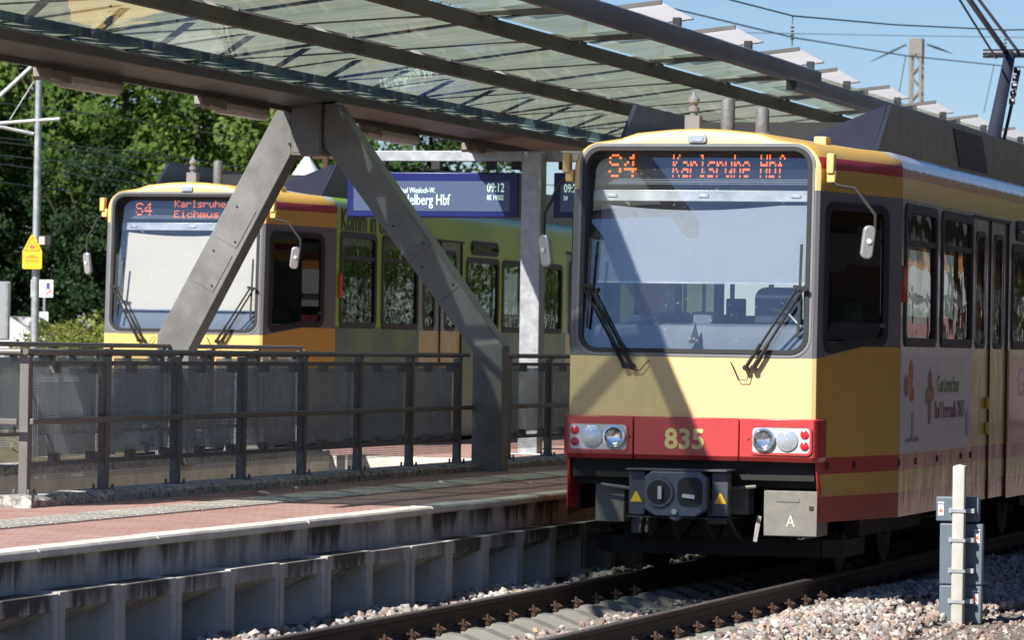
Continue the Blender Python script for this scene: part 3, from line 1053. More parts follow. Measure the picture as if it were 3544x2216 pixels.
# inverted V support: two box-section legs meeting in a head box
yA, TH = 40.45, .26
def slab(poly, y0, y1): return MB().prism(poly, 'y', y0, y1)
head = slab([(-13.70, 3.64), (-13.39, 3.64), (-13.39, 4.15), (-13.70, 4.15)], yA - TH / 2 - .03, yA + TH / 2 + .03)
hb = cb(head, 'support_head', M['support'], bevel=.006)
MB().box(-13.685, -13.405, yA - TH / 2 - .038, yA - TH / 2 - .03, 3.665, 4.11).build('head_cover', M['support'], hb, bevel=.003)
bo = MB()
for px_, pz_ in ((-13.72, 3.75), (-13.72, 4.07), (-13.37, 3.75), (-13.37, 4.07)): bo.lathe([(.014, -.02), (.014, 0)], (px_, yA - TH / 2 - .01, pz_), 'y', 6)
bo.build('head_bolt', M['black'], hb)
legR = [(-13.385, 4.15), (-13.26, 4.15), (-11.52, 1.80), (-11.52, PZ - .02), (-11.82, PZ - .02), (-11.82, 1.74), (-13.385, 3.75)]
lr_ = cb(slab(legR, yA - TH / 2, yA + TH / 2), 'support_leg', M['support'], bevel=.01)
legL = [(-13.705, 4.15), (-13.705, 3.66), (-14.74, 1.72), (-14.74, PZ - .02), (-15.08, PZ - .02), (-15.08, 1.85), (-13.83, 4.15)]
ll_ = cb(slab(legL, yA - TH / 2, yA + TH / 2), 'support_leg', M['support'], bevel=.01)
def on_leg(p, q, t0, t1, w, parent):
    """access panel screwed on the camera side of a leg"""
    p, q = Vector((p[0], 0, p[1])), Vector((q[0], 0, q[1]))
    d = (q - p).normalized()
    n = Vector((-d.z, 0, d.x))
    a, b_ = p + (q - p) * t0, p + (q - p) * t1
    m = MB()
    y0, y1 = yA - TH / 2 - .007, yA - TH / 2 + .002
    c4 = [a - n * w / 2, b_ - n * w / 2, b_ + n * w / 2, a + n * w / 2]
    m.raw([(c.x, y0, c.z) for c in c4] + [(c.x, y1, c.z) for c in c4], [(0, 1, 2, 3), (0, 1, 5, 4), (1, 2, 6, 5), (2, 3, 7, 6), (3, 0, 4, 7)])
    o = m.build('access_panel', M['support'], parent)
    s = MB()
    for c in (a + d * .05 - n * (w / 2 - .04), b_ - d * .05 + n * (w / 2 - .04)): s.lathe([(.012, -.006), (.012, 0)], (c.x, y0, c.z), 'y', 6)
    s.build('panel_screw', M['black'], o)
on_leg((-13.30, 3.95), (-11.67, 1.78), .42, .575, .235, lr_)
on_leg((-13.30, 3.95), (-11.67, 1.78), .605, .76, .235, lr_)
on_leg((-13.75, 3.9), (-14.91, 1.78), .36, .53, .235, ll_)
on_leg((-13.75, 3.9), (-14.91, 1.78), .565, .735, .235, ll_)

# ================================================================= LUMINAIRES
LPOS = ('nearest the left frame edge above the mast', 'just left of the inverted V support', 'just right of the inverted V support', 'above the departure board bar')
for (y0, y1), wh in zip(((33.9, 35.8), (37.85, 39.75), (42.7, 44.7), (46.6, 48.7)), LPOS):
    lm = empty('platform_luminaire', (-13.79, y0, 4.02), 'grey tube luminaire under the canopy beam, ' + wh, 'lamp', 'luminaires under the canopy beam')
    L = y1 - y0
    b_ = MB()
    for s0, s1, w0, w1 in ((0, .12, .035, .075), (.12, .6, .075, .075), (.6, L - .08, .045, .045), (L - .08, L, .075, .05)):
        b_.raw([(-w0, s0, -.02), (w0, s0, -.02), (w0, s0, .055), (-w0, s0, .055), (-w1, s1, -.045), (w1, s1, -.045), (w1, s1, .055), (-w1, s1, .055)],
               [(0, 1, 2, 3), (4, 5, 6, 7), (0, 1, 5, 4), (1, 2, 6, 5), (2, 3, 7, 6), (3, 0, 4, 7)])
    b_.build('lamp_body', M['lampbody'], lm, bevel=.006)
    d_ = MB().prism([(-.07, .03), (-.075, -.03), (-.045, -.075), (.045, -.075), (.075, -.03), (.07, .03)], 'y', .61, L - .09)
    d_.build('diffuser', M['diff'], lm, bevel=.01)

# ================================================================= RAILINGS
def rail_panel(root, p, q, base, inner):
    """glass and wire-mesh infill between two posts; p, q are (x, y)"""
    p, q = Vector((*p, 0)), Vector((*q, 0))
    d = (q - p).normalized()
    L = (q - p).length
    nrm = Vector((inner[0], inner[1], 0))
    def P(t, z, off=0): return p + d * t + nrm * off + Vector((0, 0, base + z))
    f = MB()
    a, b_ = .05, L - .05
    f.bar(P(a, .95), P(b_, .95), .03, .035)
    f.bar(P(a, .22), P(b_, .22), .03, .035)
    for t in (a + .02, b_ - .02): f.bar(P(t, .22), P(t, .95), .03, .035, tuple(d))
    fo = f.build('panel_frame', M['rail_fence'], root)
    g_ = MB()
    c4 = [P(a + .05, .27, .03), P(b_ - .05, .27, .03), P(b_ - .05, .915, .03), P(a + .05, .915, .03)]
    c5 = [x + nrm * .008 for x in c4]
    g_.raw([tuple(x) for x in c4 + c5], [(0, 1, 2, 3), (4, 5, 6, 7), (0, 1, 5, 4), (1, 2, 6, 5), (2, 3, 7, 6), (3, 0, 4, 7)])
    g_.build('glass_sheet', M['fence_glass'], fo)
    w = MB()
    nz, nt_ = 43, int((b_ - a) / .034)
    for i in range(nz + 1):
        w.bar(P(a, .105 + i * .02, -.012), P(b_, .105 + i * .02, -.012), .003, .004)
    for i in range(nt_ + 1):
        t = a + (b_ - a) * i / nt_
        w.bar(P(t, .105, -.018), P(t, .97, -.018), .0025, .0025, tuple(d))
    tag(w.build('wire_mesh', M['mesh'], fo, fix=False), kind='stuff')
    for t in (L * .36, L * .84):
        for z, s in ((.925, -1), (.245, 1)):
            c = MB()
            c.bar(P(t - .03, z + s * .02, .0), P(t + .03, z + s * .02, .0), .075, .055)
            c.build('glass_clamp', M['rail_fence'], fo)
    return fo


def railing(name, pts, label, inner, handrail_gap=None, rise=0, lead=True, mid=True, step_in=.05, skip=()):
    p0 = pts[0]
    base = PZ + .085 + rise
    root = empty(name, (p0[0], p0[1], base), label, 'railing')
    W = -Vector(root.location)
    kids = []
    for (x, y_) in pts:
        m = MB()
        m.box(x - .035, x + .035, y_ - .035, y_ + .035, base - .002, base + 1.005)
        m.box(x - .075, x + .075, y_ - .075, y_ + .075, base - .004, base + .008)
        for sx in (-.055, .055):
            for sy in (-.055, .055): m.lathe([(.012, .008), (.012, .04), (.006, .042)], (x + sx, y_ + sy, base), 'z', 6)
        m.bar((x, y_ + .03, base + .96), (x, y_ + .12, base + 1.01), .03, .02)
        kids.append(m.build('post', M['rail_fence'], root, bevel=.005))
    segs = handrail_gap or [(pts[0], pts[-1])]
    for a, b_ in segs:
        kids.append(MB().tube([(a[0], a[1], base + 1.035), (b_[0], b_[1], base + 1.035)], .024, 10).build('handrail', M['rail_fence'], root, smooth=True))
        if mid:
            n = Vector((inner[0], inner[1], 0)) * -.055
            kids.append(MB().bar((a[0] + n.x, a[1] + n.y, base + .53), (b_[0] + n.x, b_[1] + n.y, base + .53), .03, .045).build('knee_rail', M['rail_fence'], root, bevel=.006))
    for i, (a, b_) in enumerate(zip(pts, pts[1:])):
        if i in skip: continue
        kids.append(rail_panel(root, a, b_, base, inner))
    for k in kids: k.location = W
    return root
FX = -11.87
near = [(FX, 29.07 + 1.561 * i) for i in range(8)] + [(FX, 41.75 + 1.56 * i) for i in range(7)]
railing('railing', near, 'long dark railing with mesh and glass infill along the platform side nearest the camera', (-1, 0),
        [((FX, 29.05), (FX, 40.33)), ((FX, 40.6), near[-1])], skip=(7,))
far = [(-14.95, 30.0 + 1.44 * i) for i in range(11)]
railing('railing', far, 'dark railing on the far side of the stairs, in front of the left tram', (1, 0), mid=False, rise=.045)
ret = [(-12.12, 28.98), (-13.55, 28.98), (-14.95, 28.98)]
railing('railing', ret, 'short cross railing closing the stair head at the left picture edge', (0, 1), [((FX, 28.98), (-14.95, 28.98))])

# ================================================================= DEPARTURE BOARDS
BY = 47.0
colm = empty('sign_gantry', (-13.09, BY, PZ), 'galvanised column with crossbar carrying the blue departure boards', 'sign post')
c_ = MB().box(-.115, .115, -.115, .115, 0, 3.41)
c_.box(-.2, .2, -.2, .2, 0, .02)
c_.build('column', M['galv'], colm, bevel=.012)
MB().box(-1.95, 1.6, -.06, .06, 3.31, 3.43).build('crossbar', M['galv'], colm, loc=(0, .18, 0), bevel=.008)
hg = MB()
for x in (-1.85, -1.2, -.55, -.25, .3, .9): MB().box(x - .05, x + .05, .12, .24, 3.22, 3.31).build('hanger', M['black'], colm)
def board(x0, x1, label, rows):
    o = empty('departure_board', (x0, BY, 3.25), label, 'display', 'departure boards')
    w = x1 - x0
    f = MB().box(0, w, 0, .24, 0, .51)
    f.build('casing', M['navy'], o, bevel=.012)
    MB().box(.08, w - .1, -.006, .002, .07, .41).build('screen', M['lcd'], o)
    for k in range(1, 4):
        pass
    for s, sz, x, z in rows: text_obj('lettering', s, sz, M['lcd_txt'], o, (x, -.0085, z), '-y', .64, .001)
    return o
bw = 2.03
board(-15.30, -13.27, 'wide blue departure board reading Heidelberg Hbf 09:12', (('Bruchsal Wiesloch-W.', .09, .53, .275), ('Heidelberg Hbf', .175, .53, .14), ('09:12', .145, 1.66, .29), ('RE 19502', .08, 1.66, .2)))
board(-12.86, -10.83, 'second blue departure board partly hidden behind the right tram', (('09:24', .135, .12, .29), ('S4', .075, .12, .2)))

# ================================================================= TRAMS
F5 = {'S': '01110 10001 10000 01110 00001 10001 01110', '4': '00010 00110 01010 10010 11111 00010 00010', 'K': '10001 10010 10100 11000 10100 10010 10001',
      'a': '00000 00000 01110 00001 01111 10001 01111', 'r': '00000 00000 10110 11001 10000 10000 10000', 'l': '01100 00100 00100 00100 00100 00100 01110',
      's': '00000 00000 01111 10000 01110 00001 11110', 'u': '00000 00000 10001 10001 10001 10011 01101', 'h': '10000 10000 10110 11001 10001 10001 10001',
      'e': '00000 00000 01110 10001 11111 10000 01110', 'H': '10001 10001 10001 11111 10001 10001 10001', 'b': '10000 10000 11110 10001 10001 10001 11110',
      'f': '00110 01001 01000 11100 01000 01000 01000', 'E': '11111 10000 10000 11110 10000 10000 11111', 'i': '00100 00000 01100 00100 00100 00100 01110',
      'c': '00000 00000 01110 10001 10000 10001 01110', 'm': '00000 00000 11010 10101 10101 10101 10101', ' ': '00000 00000 00000 00000 00000 00000 00000'}


def led_text(name, s, x0, z1, cw, hgt, y, parent):
    """dot-matrix lettering, every dot a small lit square"""
    m = MB()
    dx, dz = cw / 6, hgt / 7
    for ci, ch in enumerate(s):
        for r_, row in enumerate(F5[ch].split()):
            for c, bit in enumerate(row):
                if bit == '1':
                    x = x0 + ci * cw + c * dx
                    z = z1 - (r_ // 2) * 2 * dz - (r_ % 2) * dz * .72
                    m.raw([(x - dx * .42, y, z - dz * .33), (x + dx * .42, y, z - dz * .33), (x + dx * .42, y, z + dz * .33), (x - dx * .42, y, z + dz * .33)], [(0, 1, 2, 3)])
    return m.build(name, M['led'], parent, fix=False)


def half_w(y):
    pts = ((.0, .955), (.02, .985), (.06, 1.0), (.9, 1.172), (1.70, 1.325), (99, 1.325))
    for (a, wa), (b_, wb) in zip(pts, pts[1:]):
        if y <= b_: return wa + (wb - wa) * (y - a) / (b_ - a)
    return 1.325


def roof_prof(w, drop=0.0, r=.22):
    """right half of the roof section, from the cant rail up to the crown"""
    p = [(w, 3.04)]
    for a in range(0, 76, 15): p.append((w - r + r * math.cos(R(a)), 3.42 - r + r * math.sin(R(a)) - drop))
    p += [(w - .36, 3.44 - drop), (w * .5, 3.487 - drop), (w * .22, 3.515 - drop), (0, 3.524 - drop)]
    return p


def make_tram(root, wrap, L, ad=True, number='835', led2=None):
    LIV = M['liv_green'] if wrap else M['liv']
    win = [(1.86, 3.26, 1.87, 2.98), (3.54, 5.03, 1.87, 2.98), (7.25, 8.75, 1.87, 2.80), (8.98, 10.4, 1.87, 2.80), (10.62, 12.04, 1.87, 2.80), (14.5, 15.9, 1.87, 2.98), (16.1, 17.5, 1.87, 2.98), (17.7, 19.1, 1.87, 2.98)]
    small = [(7.45, 8.7, 2.89, 3.18 - .16)]
    doors = [(5.13, 7.05), (12.3, 14.25)]
    cabw = (.16, 1.36, 1.87, 2.93)
    openings = win + small + [(a, b_, .46, 3.02) for a, b_ in doors] + [cabw]
    ys = sorted({.06, .9, 1.7, 1.72, L} | {v for o in openings for v in o[:2]})
    zs = sorted({.53, .66, .835, .965, 1.27, 1.73, 1.83, 3.04} | {v for o in openings for v in o[2:]})
    body = MB()
    for s in (1, -1):
        for y0, y1 in zip(ys, ys[1:]):
            for z0, z1 in zip(zs, zs[1:]):
                cy_, cz_ = (y0 + y1) / 2, (z0 + z1) / 2
                if any(o[0] < cy_ < o[1] and o[2] < cz_ < o[3] for o in openings): continue
                ya0 = y0
                body.face([(s * half_w(y0), y0, z0), (s * half_w(y1), y1, z0), (s * half_w(y1), y1, z1), (s * half_w(y0), y0, z1)])
    for s in (1, -1):               # rounded front corners below the cant rail
        cy_ = [0, .008, .02, .04, .06]
        for a, b_ in zip(cy_, cy_[1:]):
            for z0, z1 in ((1.2, 1.73), (1.73, 3.04)):
                body.face([(s * half_w(a), a, z0), (s * half_w(b_), b_, z0), (s * half_w(b_), b_, z1), (s * half_w(a), a, z1)])
    rings = [(0, .055), (.008, .035), (.025, .014), (.06, 0), (.25, 0), (.9, 0), (1.55, 0), (1.7, 0), (1.72, 0)] + [(1.72 + (L - 1.72) * k / 8, 0) for k in range(1, 9)]
    sec = []
    for y_, d in rings:
        h = roof_prof(half_w(y_), d, .22 - .07 * min(1, max(0, y_ - .9) / .8))
        sec.append([(x, y_, z) for x, z in h] + [(-x, y_, z) for x, z in reversed(h[:-1])])
    for a, b_ in zip(sec, sec[1:]):
        for i in range(len(a) - 1): body.face([a[i], a[i + 1], b_[i + 1], b_[i]])
    # front face with the windscreen opening
    h = roof_prof(half_w(0), .055)
    outer = [(-half_w(0), 1.2)] + [(half_w(0), 1.2)] + h + [(-x, z) for x, z in reversed(h[:-1])]
    hole = rrect(-.905, .905, 1.78, 3.365, .13, 6)
    c0 = (0, 2.45)
    angs = sorted({round(math.atan2(z - c0[1], x - c0[0]), 5) for x, z in outer + hole})
    A = [ray_poly(c0, a, outer) for a in angs]
    B = [ray_poly(c0, a, hole) for a in angs]
    ring_faces(body, A, B, lambda u, v: (u, 0, v))
    body.face([(half_w(L), L, .53), (-half_w(L), L, .53)] + [(-x, L, z) for x, z in roof_prof(half_w(L), 0, .15)] + [(x, L, z) for x, z in reversed(roof_prof(half_w(L), 0, .15))])
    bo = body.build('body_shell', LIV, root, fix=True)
    auto_smooth(bo, 28)

    # windscreen: glass, rubber seal, slate surround
    gl = MB()
    pts = rrect(-.905, .905, 1.786, 3.352, .12, 6)
    gl.face([(x, .004, z) for x, z in pts])
    ws = gl.build('windscreen', M['win'], root)
    m = MB()
    ring_faces(m, rrect(-.921, .921, 1.762, 3.38, .145, 6), rrect(-.888, .888, 1.795, 3.347, .12, 6), lambda u, v: (u, -.012, v))
    ring_faces(m, rrect(-.921, .921, 1.762, 3.38, .145, 6), rrect(-.921, .921, 1.763, 3.38, .145, 6), lambda u, v: (u, -.006, v))
    o1, o2 = rrect(-.921, .921, 1.762, 3.38, .145, 6), rrect(-.888, .888, 1.795, 3.347, .12, 6)
    for oo in (o1, o2):
        bk_ = .006 if oo is o1 else .15
        for i in range(len(oo)):
            j = (i + 1) % len(oo)
            m.face([(oo[i][0], -.012, oo[i][1]), (oo[j][0], -.012, oo[j][1]), (oo[j][0], bk_, oo[j][1]), (oo[i][0], bk_, oo[i][1])])
    m.build('rubber_seal', M['black'], ws, smooth=True)
    m = MB()
    ring_faces(m, rrect(-.943, .943, 1.735, 3.405, .165, 6), rrect(-.921, .921, 1.762, 3.38, .145, 6), lambda u, v: (u, -.005, v))
    m.build('surround', M['gray_tram'], ws)

    # driver's cab: floor, desk, seat, partition, LED destination box, roller blind
    cabp = MB()
    cabp.box(-.9, .9, .05, 1.7, 1.0, 1.05)
    cabp.box(-1.15, 1.15, 1.66, 1.69, 1.05, 2.05)
    cabp.box(-1.15, -.95, 1.66, 1.69, 2.05, 3.0)
    cabp.box(.55, 1.15, 1.66, 1.69, 2.05, 3.0)
    cabp.box(-.22, -.14, 1.66, 1.69, 2.05, 3.0)
    cabp.box(-.9, .9, 1.64, 1.69, 2.9, 3.3)
    cab = cabp.build('cab_partition', M['cab'], root)
    dk = MB()
    dk.prism([(.1, 1.76), (.16, 1.98), (.55, 2.0), (.62, 1.9), (.62, 1.05), (.1, 1.05)], 'x', -.86, .86)
    dk.box(-.1, .06, .42, .5, 1.98, 2.09)
    dk.box(-.62, -.42, .36, .46, 1.99, 2.06)
    dk.build('driver_desk', M['desk'], root, bevel=.02)
    MB().prism([(-.045, 1.84), (.045, 1.84), (.022, 1.93), (.008, 2.0), (-.012, 1.93)], 'y', .06, .075).build('dash_fin', M['black'], root)
    MB().tube([(.52, .5, 2.12), (.66, .4, 2.1), (.8, .3, 1.98), (.84, .25, 1.84)], .01, 6).build('gooseneck_microphone', M['alu'], root, smooth=True)
    MB().raw([(-.3, .3, 2.003), (-.12, .28, 2.003), (-.1, .42, 2.003), (-.28, .44, 2.003)], [(0, 1, 2, 3)]).build('timetable_sheet', M['txt_white'], root)
    MB().prism(rrect(-.84, -.72, 1.85, 2.35, .02, 3), 'y', 1.0, 1.3).build('locker', M['cab_yel'], root)
    mo = MB().box(-.07, .09, 1.45, 1.5, 2.05, 2.21)
    mo.build('monitor', M['black'], root, bevel=.01)
    st = MB()
    st.prism(rrect(.24, .62, 1.75, 2.30, .09, 4), 'y', 1.12, 1.22)
    st.prism(rrect(.2, .66, 1.45, 1.56, .04, 3), 'y', .8, 1.2)
    st.box(.38, .48, 1.0, 1.1, 1.05, 1.45)
    st.build('driver_seat', M['seat'], root, bevel=.02)
    jk = MB().raw([(-.66, .9, 2.36), (-.5, .88, 2.36), (-.47, .92, 2.15), (-.56, .86, 2.05), (-.63, .93, 2.0), (-.7, .9, 2.14)], [(0, 1, 2, 3), (0, 3, 4, 5)])
    jk.build('hanging_jacket', M['jacket'], root)
    pl = MB()
    for x in (-.52, -.36, .2): pl.tube([(x, 1.9, 1.0), (x, 1.9, 3.0)], .016, 6)
    pl.build('grab_pole', M['cab_yel'], root)
    lp = MB().box(-.86, .86, .085, .35, 3.09, 3.36)
    ld = lp.build('led_display', M['led_panel'], root)
    lv = MB()
    for k in range(12): lv.box(-.84, .84, .076, .085, 3.105 + k * .02, 3.109 + k * .02)
    lv.build('louvre', M['gray_tram'], ld)
    if led2:
        led_text('led_dots', 'S4', -.70, 3.27, .11, .15, .074, ld)
        led_text('led_dots', 'Karlsruhe Hbf', -.22, 3.305, .072, .085, .074, ld)
        led_text('led_dots', led2, -.22, 3.185, .082, .085, .074, ld)
    else:
        led_text('led_dots', 'S4', -.756, 3.318, .125, .19, .074, ld)
        led_text('led_dots', 'Karlsruhe Hbf', -.24, 3.318, .0705, .19, .074, ld)
    hd = MB().box(-.88, .88, .06, .12, 2.955, 3.045)
    for x in (-.72, .02, .76): hd.box(x - .04, x + .04, .05, .062, 2.985, 3.012)
    hd.build('blind_rail', M['alu'], root, bevel=.004)
    bl = MB()
    zb_, nb = (2.315 if not led2 else 2.02), 14
    top = [(-.815 + 1.70 * i / nb, 2.93 - .045 * math.sin(math.pi * min(1, i / nb * 1.15))) for i in range(nb + 1)]
    for i in range(nb):
        (xa, za), (xb, zb2) = top[i], top[i + 1]
        bl.face([(xa, .1, zb_), (xb, .1, zb_), (xb, .1, zb2), (xa, .1, za)])
    bl.build('roller_blind', M['blind'] if led2 else M['blind_sky_tint'], root)
    br = MB().bar((-.82, .098, zb_), (.89, .098, zb_), .014, .016)
    br.build('blind_weight_bar', M['alu'], root)

    # wipers
    for s, px in ((-1, -.50), (1, .47)):
        w = MB()
        x1, z1 = s * .855, 2.27
        for d in (-.03, .03):
            w.tube([(px + d, -.05, 1.655), (x1 + d * .8, -.045, z1)], .011, 6)
            w.tube([(px + d, -.05, 1.655), (px + d + (x1 - px) * .3, -.05, 1.655 + (z1 - 1.655) * .3)], .016, 6)
            w.lathe([(.024, -.03), (.024, .012)], (px + d, -.03, 1.655), 'y', 8)
        w.bar((x1 - .05, -.05, z1 + .02), (x1 + .06, -.05, z1), .02, .03)
        wp = w.build('wiper_arm', M['dark'], root, smooth=True)
        bd = MB()
        xb = s * .845
        zb0, zb1 = (1.89, 2.62) if s > 0 else (1.95, 2.66)
        bd.bar((xb, -.028, zb0), (xb + .012, -.028, zb1), .012, .02)
        bd.build('wiper_blade', M['black'], wp)
        hz = MB().tube([(px - s * .16, -.012, 1.70), (px - s * .15, -.03, 1.69), (px - s * .09, -.035, 1.62 if s < 0 else 1.56), (px - s * .02, -.035, 1.56 if s > 0 else 1.63), (px, -.04, 1.64)], .004, 5)
        hz.build('washer_hose', M['black'], wp)
    # top lamp above the windscreen
    tl = MB().prism(rrect(-.075, .075, 3.405, 3.475, .025, 3), 'y', -.02, .05)
    tl_o = tl.build('top_headlamp', M['alu'], root, bevel=.006)
    MB().prism(rrect(-.05, .05, 3.42, 3.46, .012, 2), 'y', -.028, -.02).build('lamp_lens', M['lampglass'], tl_o)

    # bumper in three panels
    def bpanel(x0, x1):
        m = MB()
        def fy(x): return -.055 if abs(x) < .96 else -.02
        plan = [(x0, -.055), (x1, -.055), (x1, .2), (x0, .2)]
        if x0 < -.9: plan = [(-.985, -.05), (x1, -.055), (x1, .2), (-1.035, .26), (-1.02, -.005)]
        if x1 > .9: plan = [(x0, -.055), (.985, -.05), (1.02, -.005), (1.035, .26), (x0, .2)]
        m.prism(plan, 'z', .965, 1.262)
        lo = [(x, y_ + .03) for x, y_ in plan]
        n = len(plan)
        m.raw([(x, y_, .965) for x, y_ in plan] + [(x * .995, y_, .925) for x, y_ in lo], [(i, (i + 1) % n, (i + 1) % n + n, i + n) for i in range(n)] + [tuple(range(n, 2 * n))])
        return m.build('bumper_panel', M['red'], root, bevel=.008)
    bl_ = bpanel(-1.0, -.452)
    bm_ = bpanel(-.444, .394)
    br_ = bpanel(.402, 1.0)
    for pan, s, xo in ((bl_, -1, 0), (br_, 1, 0)):
        xa, xb = sorted((s * .50, s * .962))
        hs = MB().prism(rrect(xa, xb, .995, 1.20, .03, 4), 'y', -.062, -.05)
        ho = hs.build('headlamp_unit', M['lamphouse'], pan, bevel=.004)
        rm = MB()
        ring_faces(rm, rrect(xa - .014, xb + .014, .981, 1.214, .04, 4), rrect(xa + .004, xb - .004, .999, 1.196, .028, 4), lambda u, v: (u, -.0655, v))
        rm.build('lamp_rim', M['red'], ho)
        for z in (1.145, 1.055):
            MB().lathe([(.034, -.064), (.033, -.072), (.02, -.079), (.002, -.081)], (s * .918, 0, z), 'y', 14).build('tail_lamp', M['redlens'], ho, smooth=True)
        MB().lathe([(.088, -.063), (.086, -.074), (.05, -.083), (.012, -.087), (.002, -.087)], (s * .78, 0, 1.098), 'y', 20).build('headlamp', M['lampglass'], ho, smooth=True)
        b_ = MB()
        b_.lathe([(.092, -.063), (.09, -.088), (.078, -.09), (.07, -.078), (.045, -.067), (.002, -.0645)], (s * .598, 0, 1.098), 'y', 20)
        b_.lathe([(.012, -.066), (.01, -.078), (.002, -.08)], (s * .598, 0, 1.06), 'y', 8)
        b_.build('headlamp', M['chrome'], ho, smooth=True)
        MB().lathe([(.008, -.058), (.008, -.05)], (s * .475, 0, 1.10), 'y', 8).build('panel_screw', M['dark'], pan)
    if number:
        text_obj('fleet_number', number, .215, M['cream'], bm_, (-.035, -.0575, 1.02), '-y', 1.0, .002, 'CENTER', .006)

    # underframe, coupler and boxes
    u = MB()
    u.box(-.97, .97, .08, L - .3, .78, .95)
    u.box(-.98, .98, .2, .6, .72, .9)
    u.box(-1.0, 1.0, 4.2, L - 1, .42, .8)
    u.box(-.7, .2, .7, 1.1, .3, .75)
    for x in (-.35, -.12, .12, .3):
        MB().tube([(x, -.02, .5), (x * 1.15, .1, .36), (x * 1.2, .35, .29), (x, .7, .42)], .018, 6).build('brake_hose', M['black'], root, smooth=True)
    for x, y0, y1, z0, z1 in ((.15, .25, .5, .42, .62), (.33, .3, .52, .5, .74), (-.5, .4, .7, .33, .5)):
        MB().box(x - .07, x + .07, y0, y1, z0, z1).build('air_valve_box', M['box_gray'], root, bevel=.01)
    for s in (-1, 1):
        MB().bar((s * .55, .2, .8), (s * .62, .95, .24), .04, .06).build('guard_bracket', M['dark'], root)
    MB().tube([(-.75, .12, .72), (-.2, .1, .66), (.5, .12, .73)], .014, 6).build('air_pipe', M['box_gray'], root, smooth=True)
    MB().bar((.53, .12, .50), (.50, .1, .30), .02, .03).build('coupling_lever', M['post_conc'], root)
    u.build('underframe', M['dark'], root)
    MB().box(-.82, -.58, .22, .5, .42, .86).build('air_reservoir_box', M['box_gray'], root, bevel=.01)
    cp = empty('coupler', (0, 0, 0))
    bpy.data.objects.remove(cp, do_unlink=True)
    CX = -.04
    oc = [(-.25, .55), (-.25, .80), (-.19, .845), (.19, .845), (.25, .80), (.25, .55), (.16, .495), (-.16, .495)]
    m = MB().prism([(x + CX, z) for x, z in oc], 'y', -.32, -.2)
    m.prism(rrect(CX - .05, CX + .05, .46, .54, .04, 3), 'y', -.31, -.25)
    cpo = m.build('coupler_head', M['coupler'], root, bevel=.012)
    MB().lathe([(.112, -.345), (.118, -.322), (.118, -.3)], (CX - .125, 0, .68), 'y', 20).build('coupler_cone', M['coupler'], cpo)
    k = MB()
    k.lathe([(.096, -.3475), (.06, -.3455), (.002, -.3455)], (CX - .125, 0, .68), 'y', 18)
    k.prism(rrect(CX + .02, CX + .215, .575, .80, .06, 4), 'y', -.326, -.31)
    k.build('coupler_funnel', M['dark'], cpo)
    k = MB().bar((CX - .11, -.36, .63), (CX - .11, -.36, .73), .04, .03)
    k.lathe([(.022, -.35), (.02, -.33)], (CX, 0, .535), 'y', 12)
    k.bar((CX + .06, -.33, .66), (CX + .16, -.33, .65), .03, .03)
    k.build('coupler_pin', M['alu'], cpo)
    fr = MB()
    fr.box(CX - .405, CX + .40, -.30, .1, .845, .862)
    fr.box(CX - .405, CX + .40, -.27, .1, .478, .49)
    for s in (-1, 1): fr.box(CX + s * .33 - .065, CX + s * .33 + .065, -.22, -.1, .50, .84)
    fo = fr.build('coupler_frame', M['steel_dk'], root, bevel=.008)
    for s in (-1, 1):
        tcx = CX + s * .335
        MB().prism([(tcx - .048, .60), (tcx + .048, .60), (tcx + .006, .68), (tcx - .006, .68)], 'y', -.226, -.2215).build('warning_triangle', M['warn'], fo)
    # grey equipment box lettered A
    gb = MB().box(.56, .985, .14, .55, .345, .70)
    go = gb.build('equipment_box', M['box_gray'], root, bevel=.008)
    text_obj('box_letter', 'A', .13, M['coping'], go, (.74, .137, .42), '-y', .8, .001)
    MB().box(.66, .84, .134, .14, .615, .64).build('box_plate', M['sleeper'], go)
    MB().box(.92, .955, .132, .14, .555, .585).build('box_lock', M['rust'], go)
    # skirt leading edges, painted red
    for s in (-1, 1):
        e = MB()
        e.raw([(s * .985, .03, .925), (s * 1.012, .07, .925), (s * 1.03, .14, .53), (s * .995, .12, .53)], [(0, 1, 2, 3)])
        e.raw([(s * .985, .03, .925), (s * .97, .25, .925), (s * .98, .3, .53), (s * .995, .12, .53)], [(0, 1, 2, 3)])
        e.build('skirt_edge', M['red'], root)
    # bogie: wheels, frame and the rail guard bar in front
    for by in (2.9, 11.0) if L > 12 else (2.9,):
        for dy in (-.95, .95):
            ws_ = MB()
            for s in (-1, 1):
                ws_.lathe([(.36, -.07), (.36, .0), (.335, .0), (.335, .06), (.12, .07), (.1, .09)] if s > 0 else [(.36, .07), (.36, .0), (.335, .0), (.335, -.06), (.12, -.07), (.1, -.09)], (s * .74, by + dy, .335), 'x', 28)
            ws_.tube([(-.7, by + dy, .335), (.7, by + dy, .335)], .07, 10)
            ws_.build('wheelset', M['dark'], root, smooth=True)
        bf = MB()
        for s in (-1, 1): bf.bar((s * .98, by - 1.35, .38), (s * .98, by + 1.35, .38), .12, .16)
        bf.box(-.95, .95, by - .3, by + .3, .3, .55)
        bf.build('bogie_frame', M['dark'], root)
    gd = MB()
    P_ = [(-1.0, 1.9), (-1.0, 1.05), (-.86, .9), (.86, .9), (1.0, 1.05), (1.0, 1.9)]
    for a, b_ in zip(P_, P_[1:]): gd.bar((a[0], a[1], .22), (b_[0], b_[1], .22), .03, .14)
    gd.build('rail_guard', M['dark'], root)

